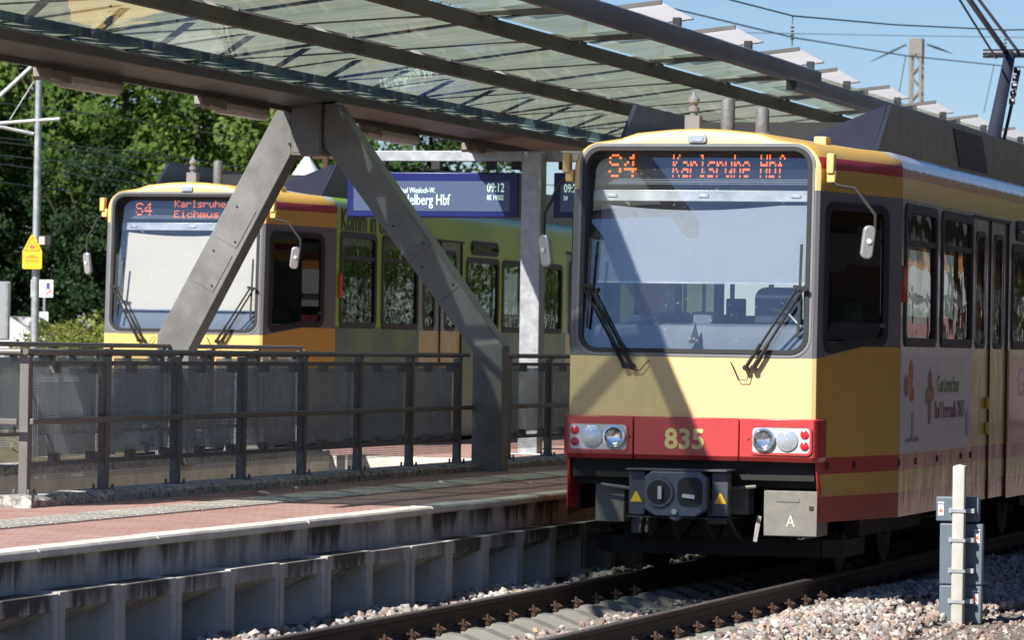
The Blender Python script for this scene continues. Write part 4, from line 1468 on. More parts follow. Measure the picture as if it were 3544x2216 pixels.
    # side fittings
    def side_ring(o, i, off):
        m_ = MB()
        for s in (1, -1):
            fn = lambda u, v: (s * (half_w(u) + off), u, v)
            ring_faces(m_, o, i, fn)
            for q, d0, d1 in ((o, off, -.004), (i, off, -.03)):
                for a in range(len(q)):
                    b2 = (a + 1) % len(q)
                    m_.face([(s * (half_w(q[a][0]) + d0), *q[a]), (s * (half_w(q[b2][0]) + d0), *q[b2]), (s * (half_w(q[b2][0]) + d1), *q[b2]), (s * (half_w(q[a][0]) + d1), *q[a])])
            if s == 1: pass
        return m_
    def one_ring(o, i, off, s):
        m_ = MB()
        ring_faces(m_, o, i, lambda u, v: (s * (half_w(u) + off), u, v))
        for q, d0, d1 in ((o, off, -.004), (i, off, -.03)):
            for a in range(len(q)):
                b2 = (a + 1) % len(q)
                m_.face([(s * (half_w(q[a][0]) + d0), *q[a]), (s * (half_w(q[b2][0]) + d0), *q[b2]), (s * (half_w(q[b2][0]) + d1), *q[b2]), (s * (half_w(q[a][0]) + d1), *q[a])])
        return m_
    for s in (1, -1):
        for idx, (a, b_, c, d) in enumerate(win + small):
            if s < 0 and a > 6: continue
            fo = one_ring(rrect(a - .03, b_ + .03, c - .03, d + .03, .1, 4), rrect(a + .045, b_ - .045, c + .045, d - .045, .07, 4), .012, s).build('side_window', M['black'], root, smooth=True)
            x = s * (1.325 - .012)
            MB().face([(x, a + .02, c + .02), (x, b_ - .02, c + .02), (x, b_ - .02, d - .02), (x, a + .02, d - .02)]).build('pane', M['sidewin'], fo)
            if d > 2.9 and c < 2: MB().box(min(x - .01 * s, x + .018 * s), max(x - .01 * s, x + .018 * s), a + .03, b_ - .03, 2.675, 2.72).build('transom', M['black'], fo)
        for a, b_ in doors:
            if s < 0: continue
            mid = (a + b_) / 2
            for l0, l1 in ((a + .015, mid - .01), (mid + .01, b_ - .015)):
                m_ = MB()
                hole = rrect(l0 + .24, l1 - .24, 1.87, 2.86, .1, 4)
                cc = ((l0 + l1) / 2, 2.3)
                out_ = [(l0, .48), (l1, .48), (l1, 3.0), (l0, 3.0)]
                an = sorted({round(math.atan2(z - cc[1], q - cc[0]), 5) for q, z in out_ + hole})
                ring_faces(m_, [ray_poly(cc, t, out_) for t in an], [ray_poly(cc, t, hole) for t in an], lambda u, v: (1.305, u, v))
                lf = m_.build('door_leaf', M['liv'], root)
                MB().face([(1.30, l0 + .2, 1.84), (1.30, l1 - .2, 1.84), (1.30, l1 - .2, 2.89), (1.30, l0 + .2, 2.89)]).build('pane', M['sidewin'], lf)
                r2 = MB()
                ring_faces(r2, rrect(l0 + .21, l1 - .21, 1.84, 2.89, .12, 4), rrect(l0 + .26, l1 - .26, 1.89, 2.84, .09, 4), lambda u, v: (1.314, u, v))
                r2.build('seal', M['black'], lf)
            dm = MB()
            dm.box(1.302, 1.32, mid - .012, mid + .012, .48, 3.0)
            dm.box(1.29, 1.335, a - .03, b_ + .03, 3.0, 3.025)
            for yy in (a, b_): dm.box(1.302, 1.322, yy - .008, yy + .008, .48, 3.0)
            dm.build('door_seal', M['black'], root)
            for z in (1.35, 1.12): MB().lathe([(.055, 0), (.055, .022), (.03, .03)], (1.312, mid - .1, z), 'x', 12).build('door_button', M['cab_yel'], root)
        # cab side window
        cw_o = rrect(cabw[0] - .045, cabw[1] + .045, cabw[2] - .03, cabw[3] + .03, .13, 5, 8)
        cw_i = rrect(cabw[0] + .02, cabw[1] - .02, cabw[2] + .04, cabw[3] - .03, .09, 5, 8)
        lowr = lambda q, k: [(u, v - (.075 * max(0, (.9 - u) / .75) if v < 2.1 else 0)) for u, v in q]
        fo = one_ring(lowr(cw_o, 0), lowr(cw_i, 0), .012, s).build('cab_side_window', M['black'], root, smooth=True)
        p_ = MB()
        yy = [cabw[0] - .01, .9, cabw[1] + .01]
        for a, b_ in zip(yy, yy[1:]): p_.face([(s * (half_w(a) - .01), a, 1.80), (s * (half_w(b_) - .01), b_, 1.80), (s * (half_w(b_) - .01), b_, 2.93), (s * (half_w(a) - .01), a, 2.93)])
        p_.build('pane', M['cabwin'], fo)
        MB().lathe([(.045, 0), (.045, .02), (.02, .035)], (s * 1.322, 1.82, 2.17), 'x', 10) if False else None
        ind = MB().prism(rrect(1.76, 1.83, 2.2, 2.5, .03, 3), 'x', *sorted((s * 1.322, s * 1.365)))
        ind.build('indicator_lamp', M['amber'], root, bevel=.008)
        # mirror on its bent arm
        bk = MB().box(s * 1.06 - .03, s * 1.06 + .03, .0, .1, 3.17, 3.33)
        bk.box(s * 1.05 - .02, s * 1.05 + .05, .02, .08, 3.1, 3.2)
        bko = bk.build('mirror_bracket', M['yellow'], root, bevel=.012)
        mx, mz = (1.40, 2.64) if s > 0 else (-1.19, 2.55)
        ar = MB().tube([(s * 1.07, .04, 3.12), (s * 1.12, .03, 3.08), (s * (abs(mx) - .14 if s > 0 else 1.17), .0, 3.06 if s > 0 else 2.95), (mx + .03 * s, -.02, 2.85), (mx + .03 * s, -.02, mz)], .014, 8)
        ar.build('mirror_arm', M['dark'], bko, smooth=True)
        mr = MB()
        nl = 6
        for k in range(nl):
            pass
        pr = [(.012, -.135), (.05, -.12), (.058, 0), (.05, .12), (.012, .135)]
        mr.prism(rrect(-.05, .05, -.13, .13, .045, 5), 'y', -.05, .0)
        mo_ = mr.build('mirror', M['mirror'], bko, bevel=.014, seg=3)
        mo_.location = (mx - .02 * s, -.03, mz)
        mo_.rotation_euler = (R(4), R(6 * s), R(25 * s))
        MB().lathe([(.02, -.062), (.014, -.05)], (0, 0, .01), 'y', 10).build('mirror_clamp', M['white'], mo_)
    # floor, seats inside
    fl = MB().box(-1.3, 1.3, 1.7, L - .1, .98, 1.02)
    fl.build('floor', M['cab'], root)
    MB().box(-1.15, 1.15, 1.75, L - .1, 3.02, 3.06).build('ceiling', M['white'], root)
    for yy in (2.3, 3.1, 3.9, 4.7, 7.8, 8.6, 9.4, 10.2):
        if yy > L - 1: continue
        for xx in (-.85, .85):
            stt = MB().prism(rrect(xx - .4, xx + .4, 1.45, 2.1, .08, 3), 'y', yy, yy + .07)
            stt.box(xx - .4, xx + .4, yy - .4, yy, 1.38, 1.46)
            stt.build('passenger_seat', M['seat'], root)
    # roof: antenna post, two pots, fairing walls, small box
    an = MB().box(-.29, -.17, .84, .96, 3.49, 3.665)
    ano = an.build('antenna_mount', M['gray_tram'], root)
    MB().lathe([(.03, 3.665), (.03, 3.69), (.045, 3.70), (.045, 3.735), (.028, 3.74), (.028, 3.75), (.048, 3.775), (.046, 3.80), (.02, 3.83), (.006, 3.86)], (-.23, .9, 0), 'z', 14).build('antenna_finial', M['gray_tram'], ano, smooth=True)
    pots = ((-.02, 3.82, .058),) if led2 else ((-.02, 3.82, .058), (.265, 3.745, .056))
    for x, zt_, r_ in pots:
        MB().lathe([(r_ + .015, 3.5), (r_ + .015, 3.535), (r_, 3.55), (r_, zt_ - .02), (r_ - .012, zt_), (.004, zt_ + .004)], (x, 1.2, 0), 'z', 16).build('roof_pot_antenna', M['pot'], root, smooth=True)
    MB().box(.70, .80, 1.15, 1.35, 3.42, 3.515).build('roof_box', M['cream'], root, bevel=.01)
    for s in (-1, 1):
        f = MB()
        a = [(s * 1.10, 1.75, 3.42), (s * 1.10, 2.35, 3.84), (s * 1.10, L - .4, 3.84), (s * 1.10, L - .4, 3.42)]
        b_ = [(s * 1.065, y_, z) for _, y_, z in a]
        f.raw(a + b_, [(0, 1, 2, 3), (4, 5, 6, 7), (0, 1, 5, 4), (1, 2, 6, 5), (2, 3, 7, 6), (3, 0, 4, 7)])
        if s > 0 or True:
            x0 = s * .5
            q = [(x0, 1.72, 3.49), (x0, 1.80, 3.54), (s * 1.06, 2.34, 3.84), (s * 1.06, 1.77, 3.42)]
            if s > 0: f.raw(q + [(x, y_ + .03, z) for x, y_, z in q], [(0, 1, 2, 3), (4, 5, 6, 7), (0, 1, 5, 4), (1, 2, 6, 5), (2, 3, 7, 6), (3, 0, 4, 7)])
        fo = f.build('roof_fairing', M['slate'], root)
        if s > 0: MB().prism([(5.6, 3.47), (7.1, 3.47), (6.75, 3.80), (5.25, 3.80)], 'x', 1.102, 1.106).build('vent_grille', M['black'], fo)
    eq = MB()
    eq.box(-.8, .8, 3.2, 5.8, 3.5, 3.74)
    eq.box(-.85, .85, 6.6, 10.2, 3.5, 3.72)
    eq.build('roof_equipment', M['dark'], root)
    # the cab front leans back a little, the glass a little more
    def rake(o):
        if o.type == 'MESH':
            if o.name.startswith(('windscreen', 'led_display', 'louvre', 'led_dots', 'blind_rail', 'roller_blind', 'blind_weight')): k = .135
            elif o.name.startswith(('body_shell', 'rubber_seal', 'surround', 'wiper', 'top_headlamp', 'lamp_lens', 'mirror', 'cab_side', 'pane')): k = .045
            else: k = 0
            if k and o.data.users == 1:
                for v in o.data.vertices:
                    if v.co.y < .9: v.co.y += k * max(0, v.co.z - 1.76) * min(1, 1 - max(0, v.co.y) / .9) + (.02 if o.name.startswith(('led', 'louvre', 'blind', 'roller')) else 0)
        for c in o.children: rake(c)
    rake(root)
    return LIV


tram = empty('tram', (-7.863, 32.9, 0), 'yellow and red tram numbered 835 standing at the right, showing S4 Karlsruhe Hbf', 'tram')
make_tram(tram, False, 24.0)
# advertising film on the flank
X = 1.331
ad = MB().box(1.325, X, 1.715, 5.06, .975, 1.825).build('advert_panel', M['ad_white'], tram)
text_obj('lettering', 'Gartenschau', .21, M['txt_green'], ad, (X + .001, 3.35, 1.46), '+x', 1.0)
text_obj('lettering', 'Bad Herrenalb 2017', .21, M['txt_maroon'], ad, (X + .001, 3.25, 1.24), '+x', .85)
text_obj('lettering', 'www.bad-herrenalb.de', .07, M['txt_gray'], ad, (X + .001, 1.95, 1.06), '+x', .9)
for (cy_, cz_, ry, rz, mt) in ((3.02, 1.56, .1, .09, 'txt_maroon'), (3.13, 1.45, .11, .07, 'txt_red'), (2.90, 1.43, .1, .075, 'txt_green'), (3.02, 1.30, .09, .11, 'txt_maroon'), (2.15, 1.62, .1, .12, 'txt_red'), (1.95, 1.52, .11, .09, 'txt_maroon'), (2.2, 1.45, .12, .06, 'txt_red')):
    MB().face([(X + .001, cy_ + ry * math.cos(t * .524), cz_ + rz * math.sin(t * .524)) for t in range(12)]).build('petal_print', M[mt], ad)
for yy in (2.25, 4.85):
    MB().box(X, X + .004, yy - .04, yy + .04, 1.07, 1.30).build('hatch_mark', M['txt_gray'], ad)
adp = MB().box(1.325, X, 7.1, 12.2, .975, 1.825).build('advert_panel', M['ad_pink'], tram)
text_obj('lettering', 'Gr', .4, M['txt_white'], adp, (X + .001, 7.6, 1.4), '+x', 1.4)
for yy in (.25, .78, 1.72, 2.45, 3.45, 4.6, 5.1): 
    MB().box(half_w(yy) - .002, half_w(yy) + .006, yy - .03, yy + .03, .87, .925).build('skirt_latch', M['black'], tram)
# pantograph, raised
pan = MB()
pan.box(-.5, .5, 12.6, 14.6, 3.86, 3.95)
pan.tube([(0, 13.75, 3.95), (0, 15.0, 5.15)], [.085, .065], 12)
pan.tube([(.07, 14.0, 3.95), (.12, 14.9, 4.95)], .02, 6)
pan.lathe([(.05, -.3), (.05, .3)], (0, 15.0, 5.15), 'x', 12)
for dx in (-.05, .09): pan.tube([(dx, 15.0, 5.17), (dx * .6, 11.4, 5.72)], .032 if dx < 0 else .018, 8)
pan.tube([(-.16, 15.0, 5.1), (-.1, 11.4, 5.7)], .014, 6)
pan.box(-.9, .9, 11.2, 11.5, 5.7, 5.74)
for k in range(5): pan.lathe([(.035, -.03), (.035, .03)], (.10, 14.85 - k * .07, 4.95 - k * .09), 'x', 8)
pan.build('pantograph', M['slate'], tram, smooth=True)

tram2 = empty('tram', (-17.56, 47.8, .15), 'tram with yellow front and green advertising flank standing behind the railing at the left', 'tram')
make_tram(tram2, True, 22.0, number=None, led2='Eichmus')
text_obj('lettering', 'Komm in den', .37, M['txt_black'], tram2, (1.329, 1.84, 3.03), '+x', 1.03, .001, 'LEFT', .006)

# ================================================================= TREES AND SHRUBS
def leaf_cloud(name, clusters, per, size, mat, seed, outward=.6):
    """many small leaf faces gathered in clumps; 'tone' varies from clump to clump and leaf to leaf"""
    rg = random.Random(seed)
    v, f, tone = [], [], []
    for (c, r, ctr) in clusters:
        ct = rg.uniform(.1, .75)
        for k in range(per):
            d = Vector((rg.gauss(0, 1), rg.gauss(0, 1), rg.gauss(0, .85)))
            d = d.normalized() * r * rg.random() ** .45
            p = c + d
            o = (p - ctr).normalized()
            n = (Vector((rg.gauss(0, 1), rg.gauss(0, 1), rg.gauss(0, 1))).normalized() + o * outward + Vector((0, 0, .3))).normalized()
            a = n.cross(Vector((rg.gauss(0, 1), rg.gauss(0, 1), rg.gauss(0, 1)))).normalized()
            b_ = n.cross(a)
            s = size * rg.uniform(.6, 1.3)
            i = len(v)
            v += [tuple(p - a * s * .62), tuple(p - b_ * s * .36), tuple(p + a * s * .62), tuple(p + b_ * s * .36)]
            f.append((i, i + 1, i + 2, i + 3))
            tone.append(min(1, max(0, ct + rg.uniform(-.25, .3))))
    me = bpy.data.meshes.new(name)
    me.from_pydata(v, [], f)
    at = me.attributes.new('tone', 'FLOAT', 'FACE')
    at.data.foreach_set('value', tone)
    me.materials.append(mat)
    return me


def tree_proto(seed, h, rx, rz, mat, ncl=120, per=130, size=.17, low=.12):
    rg = random.Random(seed)
    cz_ = h - rz
    tr = MB()
    lean = Vector((rg.uniform(-.3, .3), rg.uniform(-.3, .3), 0))
    tr.tube([(0, 0, -.3), lean * .2 + Vector((0, 0, h * .25)), lean * .6 + Vector((0, 0, h * .5)), lean + Vector((0, 0, h * .85))], [.26, .2, .14, .04], 8)
    ends = []
    for k in range(12):
        a = rg.uniform(0, 6.28)
        z0 = h * rg.uniform(.2, .65)
        e = Vector((math.cos(a) * rx * rg.uniform(.5, .85), math.sin(a) * rx * rg.uniform(.5, .85), z0 + rz * rg.uniform(.1, .5)))
        tr.tube([(0, 0, z0), e * .5 + Vector((0, 0, z0 * .3)), e], [.09, .06, .02], 6)
        ends.append(e)
    cl_ = []
    for k in range(ncl):
        d = Vector((rg.gauss(0, 1), rg.gauss(0, 1), rg.gauss(0, 1))).normalized()
        rr = rg.random() ** .42
        lump = 1 + .22 * math.sin(d.x * 5 + seed) * math.cos(d.y * 4 + d.z * 5 + seed * 2)
        p = Vector((d.x * rx * rr * lump, d.y * rx * rr * lump, cz_ + d.z * rz * rr * lump))
        if p.z < h * low: p.z = h * low + rg.uniform(0, .6)
        cl_.append((p, rg.uniform(.45, .95), Vector((0, 0, cz_))))
    return tr.mesh('trunk', M['bark']), leaf_cloud('crown', cl_, per, size, mat, seed, 1.3)


def place_tree(name, proto, x, y, z, s, rz, label, cat='tree', group='trees behind the far track'):
    o = empty(name, (x, y, z), label, cat, group)
    o.scale = (s, s, s)
    o.rotation_euler.z = rz
    link('trunk', proto[0], o)
    link('crown', proto[1], o)
    return o


T_light = tree_proto(3, 10.5, 3.9, 4.6, M['leaf2'], 150, 140, .17)
T_mid = tree_proto(5, 11.5, 3.7, 5.2, M['leaf'], 150, 140, .17)
T_dark = tree_proto(9, 11.0, 3.4, 5.2, M['leaf_dk'], 140, 130, .18, .05)
TR = [
    (T_light, -34.2, 98, .86, .3, 'sunlit broadleaf tree whose crown ends at the sky, right of the inverted V support'),
    (T_light, -38.6, 101, 1.0, 1.2, 'tall sunlit broadleaf tree directly behind the left tram roof'),
    (T_mid, -36.4, 105, 1.08, 2.2, 'darker green broadleaf tree between the two sunlit crowns behind the left tram'),
    (T_light, -42.6, 103, 1.08, 3.9, 'sunlit tree with pale leaf clumps left of the inverted V support'),
    (T_light, -46.4, 104, 1.12, 5.4, 'tall sunlit tree whose crown shows behind the galvanised mast'),
    (T_dark, -40.6, 96, .60, .8, 'shade-painted dark tree just left of the left tram'),
    (T_dark, -43.3, 98, .66, 2.6, 'shade-painted dark tree behind the parking sign'),
    (T_mid, -49.6, 107, 1.15, 5.0, 'tall green tree cut by the left picture edge behind the wires'),
    (T_dark, -46.2, 99, .78, 4.2, 'shade-painted dark tree behind the grey trailer at the left edge'),
    (T_mid, -33.0, 108, .80, 5.6, 'small green tree farthest right behind the departure board bar'),
    (T_dark, -38.9, 97, .34, 3.3, 'lowest shade-painted dark bush right of the parking sign'),
    (T_dark, -41.9, 97.5, .36, 5.1, 'low shade-painted dark bush behind the sign post, left of the lowest one'),
    (T_dark, -44.6, 97, .42, .4, 'low shade-painted dark bush behind the white car'),
    (T_dark, -37.0, 95.5, .55, 1.9, 'low shade-painted dark tree behind the cab of the left tram'),
]
for pr, x, y, s, rz, lb in TR: place_tree('broadleaf_tree' if pr is not T_dark else 'shade_dark_tree', pr, x, y, bank_z(x, y) - .1, s, rz, lb)
rg = random.Random(21)
def shrub_mesh(seed, w, h, n=46, per=110, size=.06):
    r_ = random.Random(seed)
    cl_ = []
    for k in range(n):
        a, rr = r_.uniform(0, 6.28), r_.random() ** .5
        hh = h * (1 - .55 * rr * rr)
        cl_.append((Vector((math.cos(a) * w * rr, math.sin(a) * w * rr * .8, hh * r_.uniform(.15, .95))), r_.uniform(.14, .3), Vector((0, 0, h * .2))))
    return leaf_cloud('foliage', cl_, per, size, M['leaf_sh'], seed, .4)
sh1, sh2 = shrub_mesh(4, .95, 1.2), shrub_mesh(8, .8, 1.0)
stem = MB()
for k in range(7): stem.tube([(0, 0, -.1), (rg.uniform(-.3, .3), rg.uniform(-.3, .3), .4), (rg.uniform(-.7, .7), rg.uniform(-.6, .6), .8)], [.02, .015, .006], 5)
stem_me = stem.mesh('stem', M['bark'])
for x, y, s, me, lb in ((-26.9, 67, .72, sh1, 'rounded yellow-green shrub beside the galvanised mast'), (-25.6, 67.5, 1.28, sh2, 'tallest yellow-green shrub in the middle of the row left of the tram'), (-24.0, 68, 1.1, sh1, 'yellow-green shrub half hidden by the left tram front'), (-26.2, 65.5, .95, sh2, 'low yellow-green shrub in front of the taller ones'),
                        (-27.9, 70.5, .42, sh1, 'smallest yellow-green shrub in front of the white car'), (-24.7, 65.3, .7, sh1, 'low shrub nearest the left tram corner')):
    o = empty('shrub', (x, y, bank_z(x, y) - .05), lb, 'shrub', 'shrubs on the bank')
    o.scale = (s, s, s)
    o.rotation_euler.z = x * 2.3
    link('foliage', me, o)
    link('stem', stem_me, o)
# low grass and weeds on the bank
gv, gf, gt = [], [], []
for k in range(9000):
    x, y = rg.uniform(-29.5, -21.4), rg.uniform(52, 82)
    if math.sin(x * 1.3 + y * .5) + math.sin(y * .9 - x) < -.2: continue
    z = bank_z(x, y)
    a = rg.uniform(0, 6.28)
    h = rg.uniform(.06, .2)
    w = rg.uniform(.012, .03)
    d = Vector((math.cos(a), math.sin(a), 0))
    t = Vector((rg.uniform(-.1, .1), rg.uniform(-.1, .1), h))
    i = len(gv)
    p = Vector((x, y, z - .01))
    gv += [tuple(p - d * w), tuple(p + d * w), tuple(p + t)]
    gf.append((i, i + 1, i + 2))
    gt.append(rg.random())
me = bpy.data.meshes.new('grass')
me.from_pydata(gv, [], gf)
me.attributes.new('tone', 'FLOAT', 'FACE').data.foreach_set('value', gt)
me.materials.append(M['leaf_sh'])
tag(link('grass', me), 'patchy green grass and weeds on the sandy bank', 'grass', kind='stuff')

# ================================================================= MAST WITH SIGN, ROAD SIGNS, CAR, TRAILER
mb_ = at_depth(118, 1290, 65)
mast = empty('catenary_mast', (mb_.x, mb_.y, bank_z(mb_.x, mb_.y)), 'slim galvanised catenary mast with cantilever tubes at the left', 'mast')
def rel(o, v): return Vector(v) - Vector(o.location)
tp = at_depth(118, 205, 65)
hh = tp.z - mast.location.z
MB().tube([(0, 0, -.3), (0, 0, hh)], [.062, .05], 14).build('mast_tube', M['galv'], mast, smooth=True)
def arm(p, q, r_):
    a, b_ = rel(mast, at_depth(*p, 65)), rel(mast, at_depth(*q, 65))
    d = (a - b_).normalized()
    return MB().tube([b_, a + d * 2.2 if p[0] < 5 else a], r_, 8)
for p, q, r_ in (((0, 331, ), (118, 222), .03), ((0, 426), (206, 411), .028), ((0, 438), (118, 463), .026), ((34, 414), (118, 280), .008)):
    arm(p, q, r_).build('cantilever_tube', M['galv'], mast, smooth=True)
MB().box(-.2, .05, -.03, .03, hh - .02, hh + .03).build('mast_cap', M['galv'], mast)
sc_ = 65 / FOC
sg = at_depth(111, 931, 64.85)
ws = empty('warning_sign', sg, 'yellow house-shaped warning sign strapped to the galvanised mast', 'sign')
W_, H1, H2 = 36 * sc_, 62 * sc_, 118 * sc_
out_ = [(-W_ + .015, 0), (W_ - .015, 0), (W_, .015), (W_, H1), (W_ - .012, H1 + .02), (.02, H2), (-.02, H2), (-W_ + .012, H1 + .02), (-W_, H1), (-W_, .015)]
MB().prism(out_, 'y', -.004, .004).build('sign_plate', M['warn'], ws)
tri = [(-W_ * .82, H1), (W_ * .82, H1), (0, H2 - .025)]
tri2 = [(x * .86, H1 + (z - H1) * .86 + .012) for x, z in tri]
m = MB()
ring_faces(m, tri, tri2, lambda u, v: (u, -.0055, v))
m.build('triangle_border', M['txt_black'], ws)
MB().prism([(-.035, H1 + .035), (.03, H1 + .03), (.045, H1 + .07), (-.01, H1 + .09), (-.04, H1 + .075)], 'y', -.0065, -.005).build('emblem', M['sign_red'], ws)
m = MB()
for z, w in ((.2, .05), (.18, .09), (.165, .1), (.125, .11), (.105, .115)): m.box(-w, w, -.0055, -.0045, z, z + .008)
m.build('text_lines', M['txt_red'], ws)
fl = at_depth(160, 833, 64.8)
fb = empty('floodlight', fl, 'small dark floodlight box beside the yellow warning sign', 'lamp')
MB().box(-.09, .1, -.06, .1, -.075, .075).build('housing', M['dark'], fb, bevel=.01)
MB().box(-.09, -.0, -.064, -.06, -.06, .06).build('lens', M['diff'], fb)
MB().bar((-.09, .05, 0), (-.18, .1, 0), .03, .03).build('bracket', M['galv'], fb)
# parking signs
ps = at_depth(150, 1180, 92)
pk = empty('parking_sign', (ps.x, ps.y, bank_z(ps.x, ps.y)), 'white parking sign with blue squares on a thin post in front of the trees', 'sign')
zt_ = at_depth(150, 969, 92).z - pk.location.z
zb_ = at_depth(150, 1029, 92).z - pk.location.z
MB().tube([(0, .03, 0), (0, .03, zt_)], .03, 8).build('sign_post', M['galv'], pk)
pp = MB().box(-.3, .2, 0, .012, zb_, zt_).build('sign_plate', M['white'], pk)
for x in (-.16, .09): MB().box(x - .045, x + .045, -.004, 0, zt_ - .2, zt_ - .06).build('blue_square', M['txt_blue'], pp)
m = MB().bar((.04, -.005, zb_ + .05), (.17, -.005, zb_ + .16), .004, .03)
m.build('red_arrow', M['txt_red'], pp)
MB().box(-.2, -.12, -.004, 0, zb_ + .08, zb_ + .11).build('caption_bar', M['txt_blue'], pp)
z1, z2 = at_depth(150, 1122, 92).z - pk.location.z, at_depth(150, 1080, 92).z - pk.location.z
p2_ = MB().box(-.1, .1, 0, .012, z1, z2).build('lower_plate', M['white'], pk)
m = MB()
n_ = 16
ring_faces(m, [(.06 * math.cos(6.283 * k / n_), (z1 + z2) / 2 + .04 + .06 * math.sin(6.283 * k / n_)) for k in range(n_)], [(.045 * math.cos(6.283 * k / n_), (z1 + z2) / 2 + .04 + .045 * math.sin(6.283 * k / n_)) for k in range(n_)], lambda u, v: (u, -.003, v))
m.build('ring_symbol', M['txt_blue'], p2_)

# white car behind the shrubs
cp_ = at_depth(112, 1200, 90)
car = empty('parked_car', (cp_.x - 1.05, cp_.y + .5, .825), 'white parked car behind the shrubs at the left edge', 'car')
prof = [(-2.1, .35), (-2.12, .7), (-1.9, .95), (-1.2, 1.0), (-.55, 1.42), (.7, 1.45), (1.5, 1.05), (2.05, .95), (2.12, .6), (2.08, .35)]
b_ = MB()
sect = []
for y_, k in ((-.86, 0), (-.8, 1), (.8, 1), (.86, 0)):
    sect.append([(x, y_ * (.84 if z > 1.1 else 1), z if k else .35 + (z - .35) * .93) for x, z in prof])
for s0, s1 in zip(sect, sect[1:]):
    for i in range(len(prof)):
        j = (i + 1) % len(prof)
        b_.face([s0[i], s0[j], s1[j], s1[i]])
b_.face(sect[0])
b_.face(sect[-1])
cbody = b_.build('body', M['carpaint'], car, bevel=.05, seg=2)
MB().prism([(-1.05, 1.03), (-.52, 1.37), (.65, 1.39), (1.25, 1.06)], 'y', -.745, .745).build('side_glass', M['carglass'], car)
MB().raw([(1.48, -.62, 1.09), (1.48, .62, 1.09), (.76, .6, 1.43), (.76, -.6, 1.43)], [(0, 1, 2, 3)]).build('windscreen', M['carglass'], car)
for wx in (-1.3, 1.3):
    for wy in (-.78, .78):
        w_ = MB().lathe([(.31, -.1), (.31, .1), (.2, .11), (.02, .11)] if wy > 0 else [(.31, .1), (.31, -.1), (.2, -.11), (.02, -.11)], (wx, wy, .31), 'y', 18).build('wheel', M['tyre'], car)
MB().lathe([(.08, 0), (.02, .05)], (2.05, -.6, .75), 'x', 10).build('headlight', M['lampglass'], car)
MB().lathe([(.08, 0), (.02, .05)], (2.05, .6, .75), 'x', 10).build('headlight', M['lampglass'], car)
car.rotation_euler.z = R(-8)

# grey trailer at the very left
tp_ = at_depth(34, 1180, 86)
trl = empty('lorry_trailer', (tp_.x, tp_.y, .825), 'grey box trailer of a lorry cut by the left picture edge', 'trailer')
zt_ = at_depth(34, 975, 86).z - trl.location.z
m = MB().box(-5.0, 0, 0, 2.4, .95, zt_)
bx_ = m.build('cargo_box', M['trailer'], trl, bevel=.03)
m = MB()
for k in range(12): m.box(-.1 - k * .32, -.05 - k * .32, -.02, 0, .97, zt_ - .02)
m.build('side_rib', M['galv'], bx_)
MB().box(-4.8, -.2, .2, 2.2, .7, .95).build('chassis', M['dark'], trl)
for wx in (-.7, -1.9): MB().lathe([(.45, -.14), (.45, .14), (.2, .16), (.05, .16)], (wx, .2, .45), 'y', 20).build('wheel', M['tyre'], trl)
MB().box(-.3, .15, -.02, .2, .35, .62).build('rear_guard', M['blue_paint'], trl)
trl.rotation_euler.z = R(23)

# conical street lamp far behind
lp = at_depth(1062, 620, 76)
sl_ = empty('street_lamp', (lp.x, lp.y, bank_z(lp.x, lp.y)), 'street lamp with pale conical shade seen through the inverted V support', 'lamp')
hz = lp.z - sl_.location.z
MB().tube([(0, 0, 0), (0, 0, hz - .1)], .05, 8).build('lamp_post', M['galv'], sl_)
MB().lathe([(.32, hz - .02), (.3, hz + .02), (.03, hz + .42), (.02, hz + .46)], (0, 0, 0), 'z', 18).build('lamp_shade', M['white'], sl_, smooth=True)
wp_ = at_depth(1130, 560, 90)
po = empty('wooden_pole', (wp_.x, wp_.y, bank_z(wp_.x, wp_.y)), 'brown wooden pole behind the left tram roof, seen through the support', 'pole')
MB().tube([(0, 0, 0), (0, 0, wp_.z - po.location.z + .4)], [.09, .075], 10).build('pole_shaft', M['rust'], po)
MB().bar((-.3, 0, wp_.z - po.location.z + .1), (.3, 0, wp_.z - po.location.z + .1), .06, .08).build('crossarm', M['rust'], po)

# ================================================================= OVERHEAD LINE
def wire(name, pts, r_, label, group='overhead wires', drop=()):
    o = empty(name, pts[0], label, 'wire', group)
    w = MB().tube([Vector(p) - Vector(pts[0]) for p in pts], r_, 5, False)
    w.build('wire_strand', M['wire'], o)
    for a, b_ in drop:
        MB().tube([Vector(a) - Vector(pts[0]), Vector(b_) - Vector(pts[0])], r_ * .6, 4, False).build('dropper', M['wire'], o)
    return o
ORD = ('uppermost', 'second from top', 'third from top', 'fourth from top', 'fifth from top', 'lowest')
for (k, z), od in zip(((-6.95, 5.6), (-8.1, 5.0), (-8.33, 5.0), (-9.0, 4.9), (-9.5, 4.85), (-10.45, 4.75)), ORD):
    x = k * (z - 1.78)
    pts = [(x, 40 + 7.5 * i, z - .10 * math.sin(math.pi * ((i * .25) % 1))) for i in range(14)]
    dr = [((x, yy, z - .05), (x - .3, yy, z - .75)) for yy in (66, 78)] if od in ('second from top', 'fourth from top') else ()
    wire('overhead_wire', pts, .011, od + ' of the thin wires crossing in front of the dark trees', drop=dr)
def w2(pl): return [tuple(at_depth(*p)) for p in pl]
wire('overhead_wire', w2([(1500, -420, 48), (2480, -14, 60), (2743, 54, 62), (3100, 85, 66), (3480, 103, 70), (3700, 98, 73), (5200, 150, 90), (9000, 240, 120)]), .012, 'catenary wire crossing the sky above the frosted plates', 'sky wires')
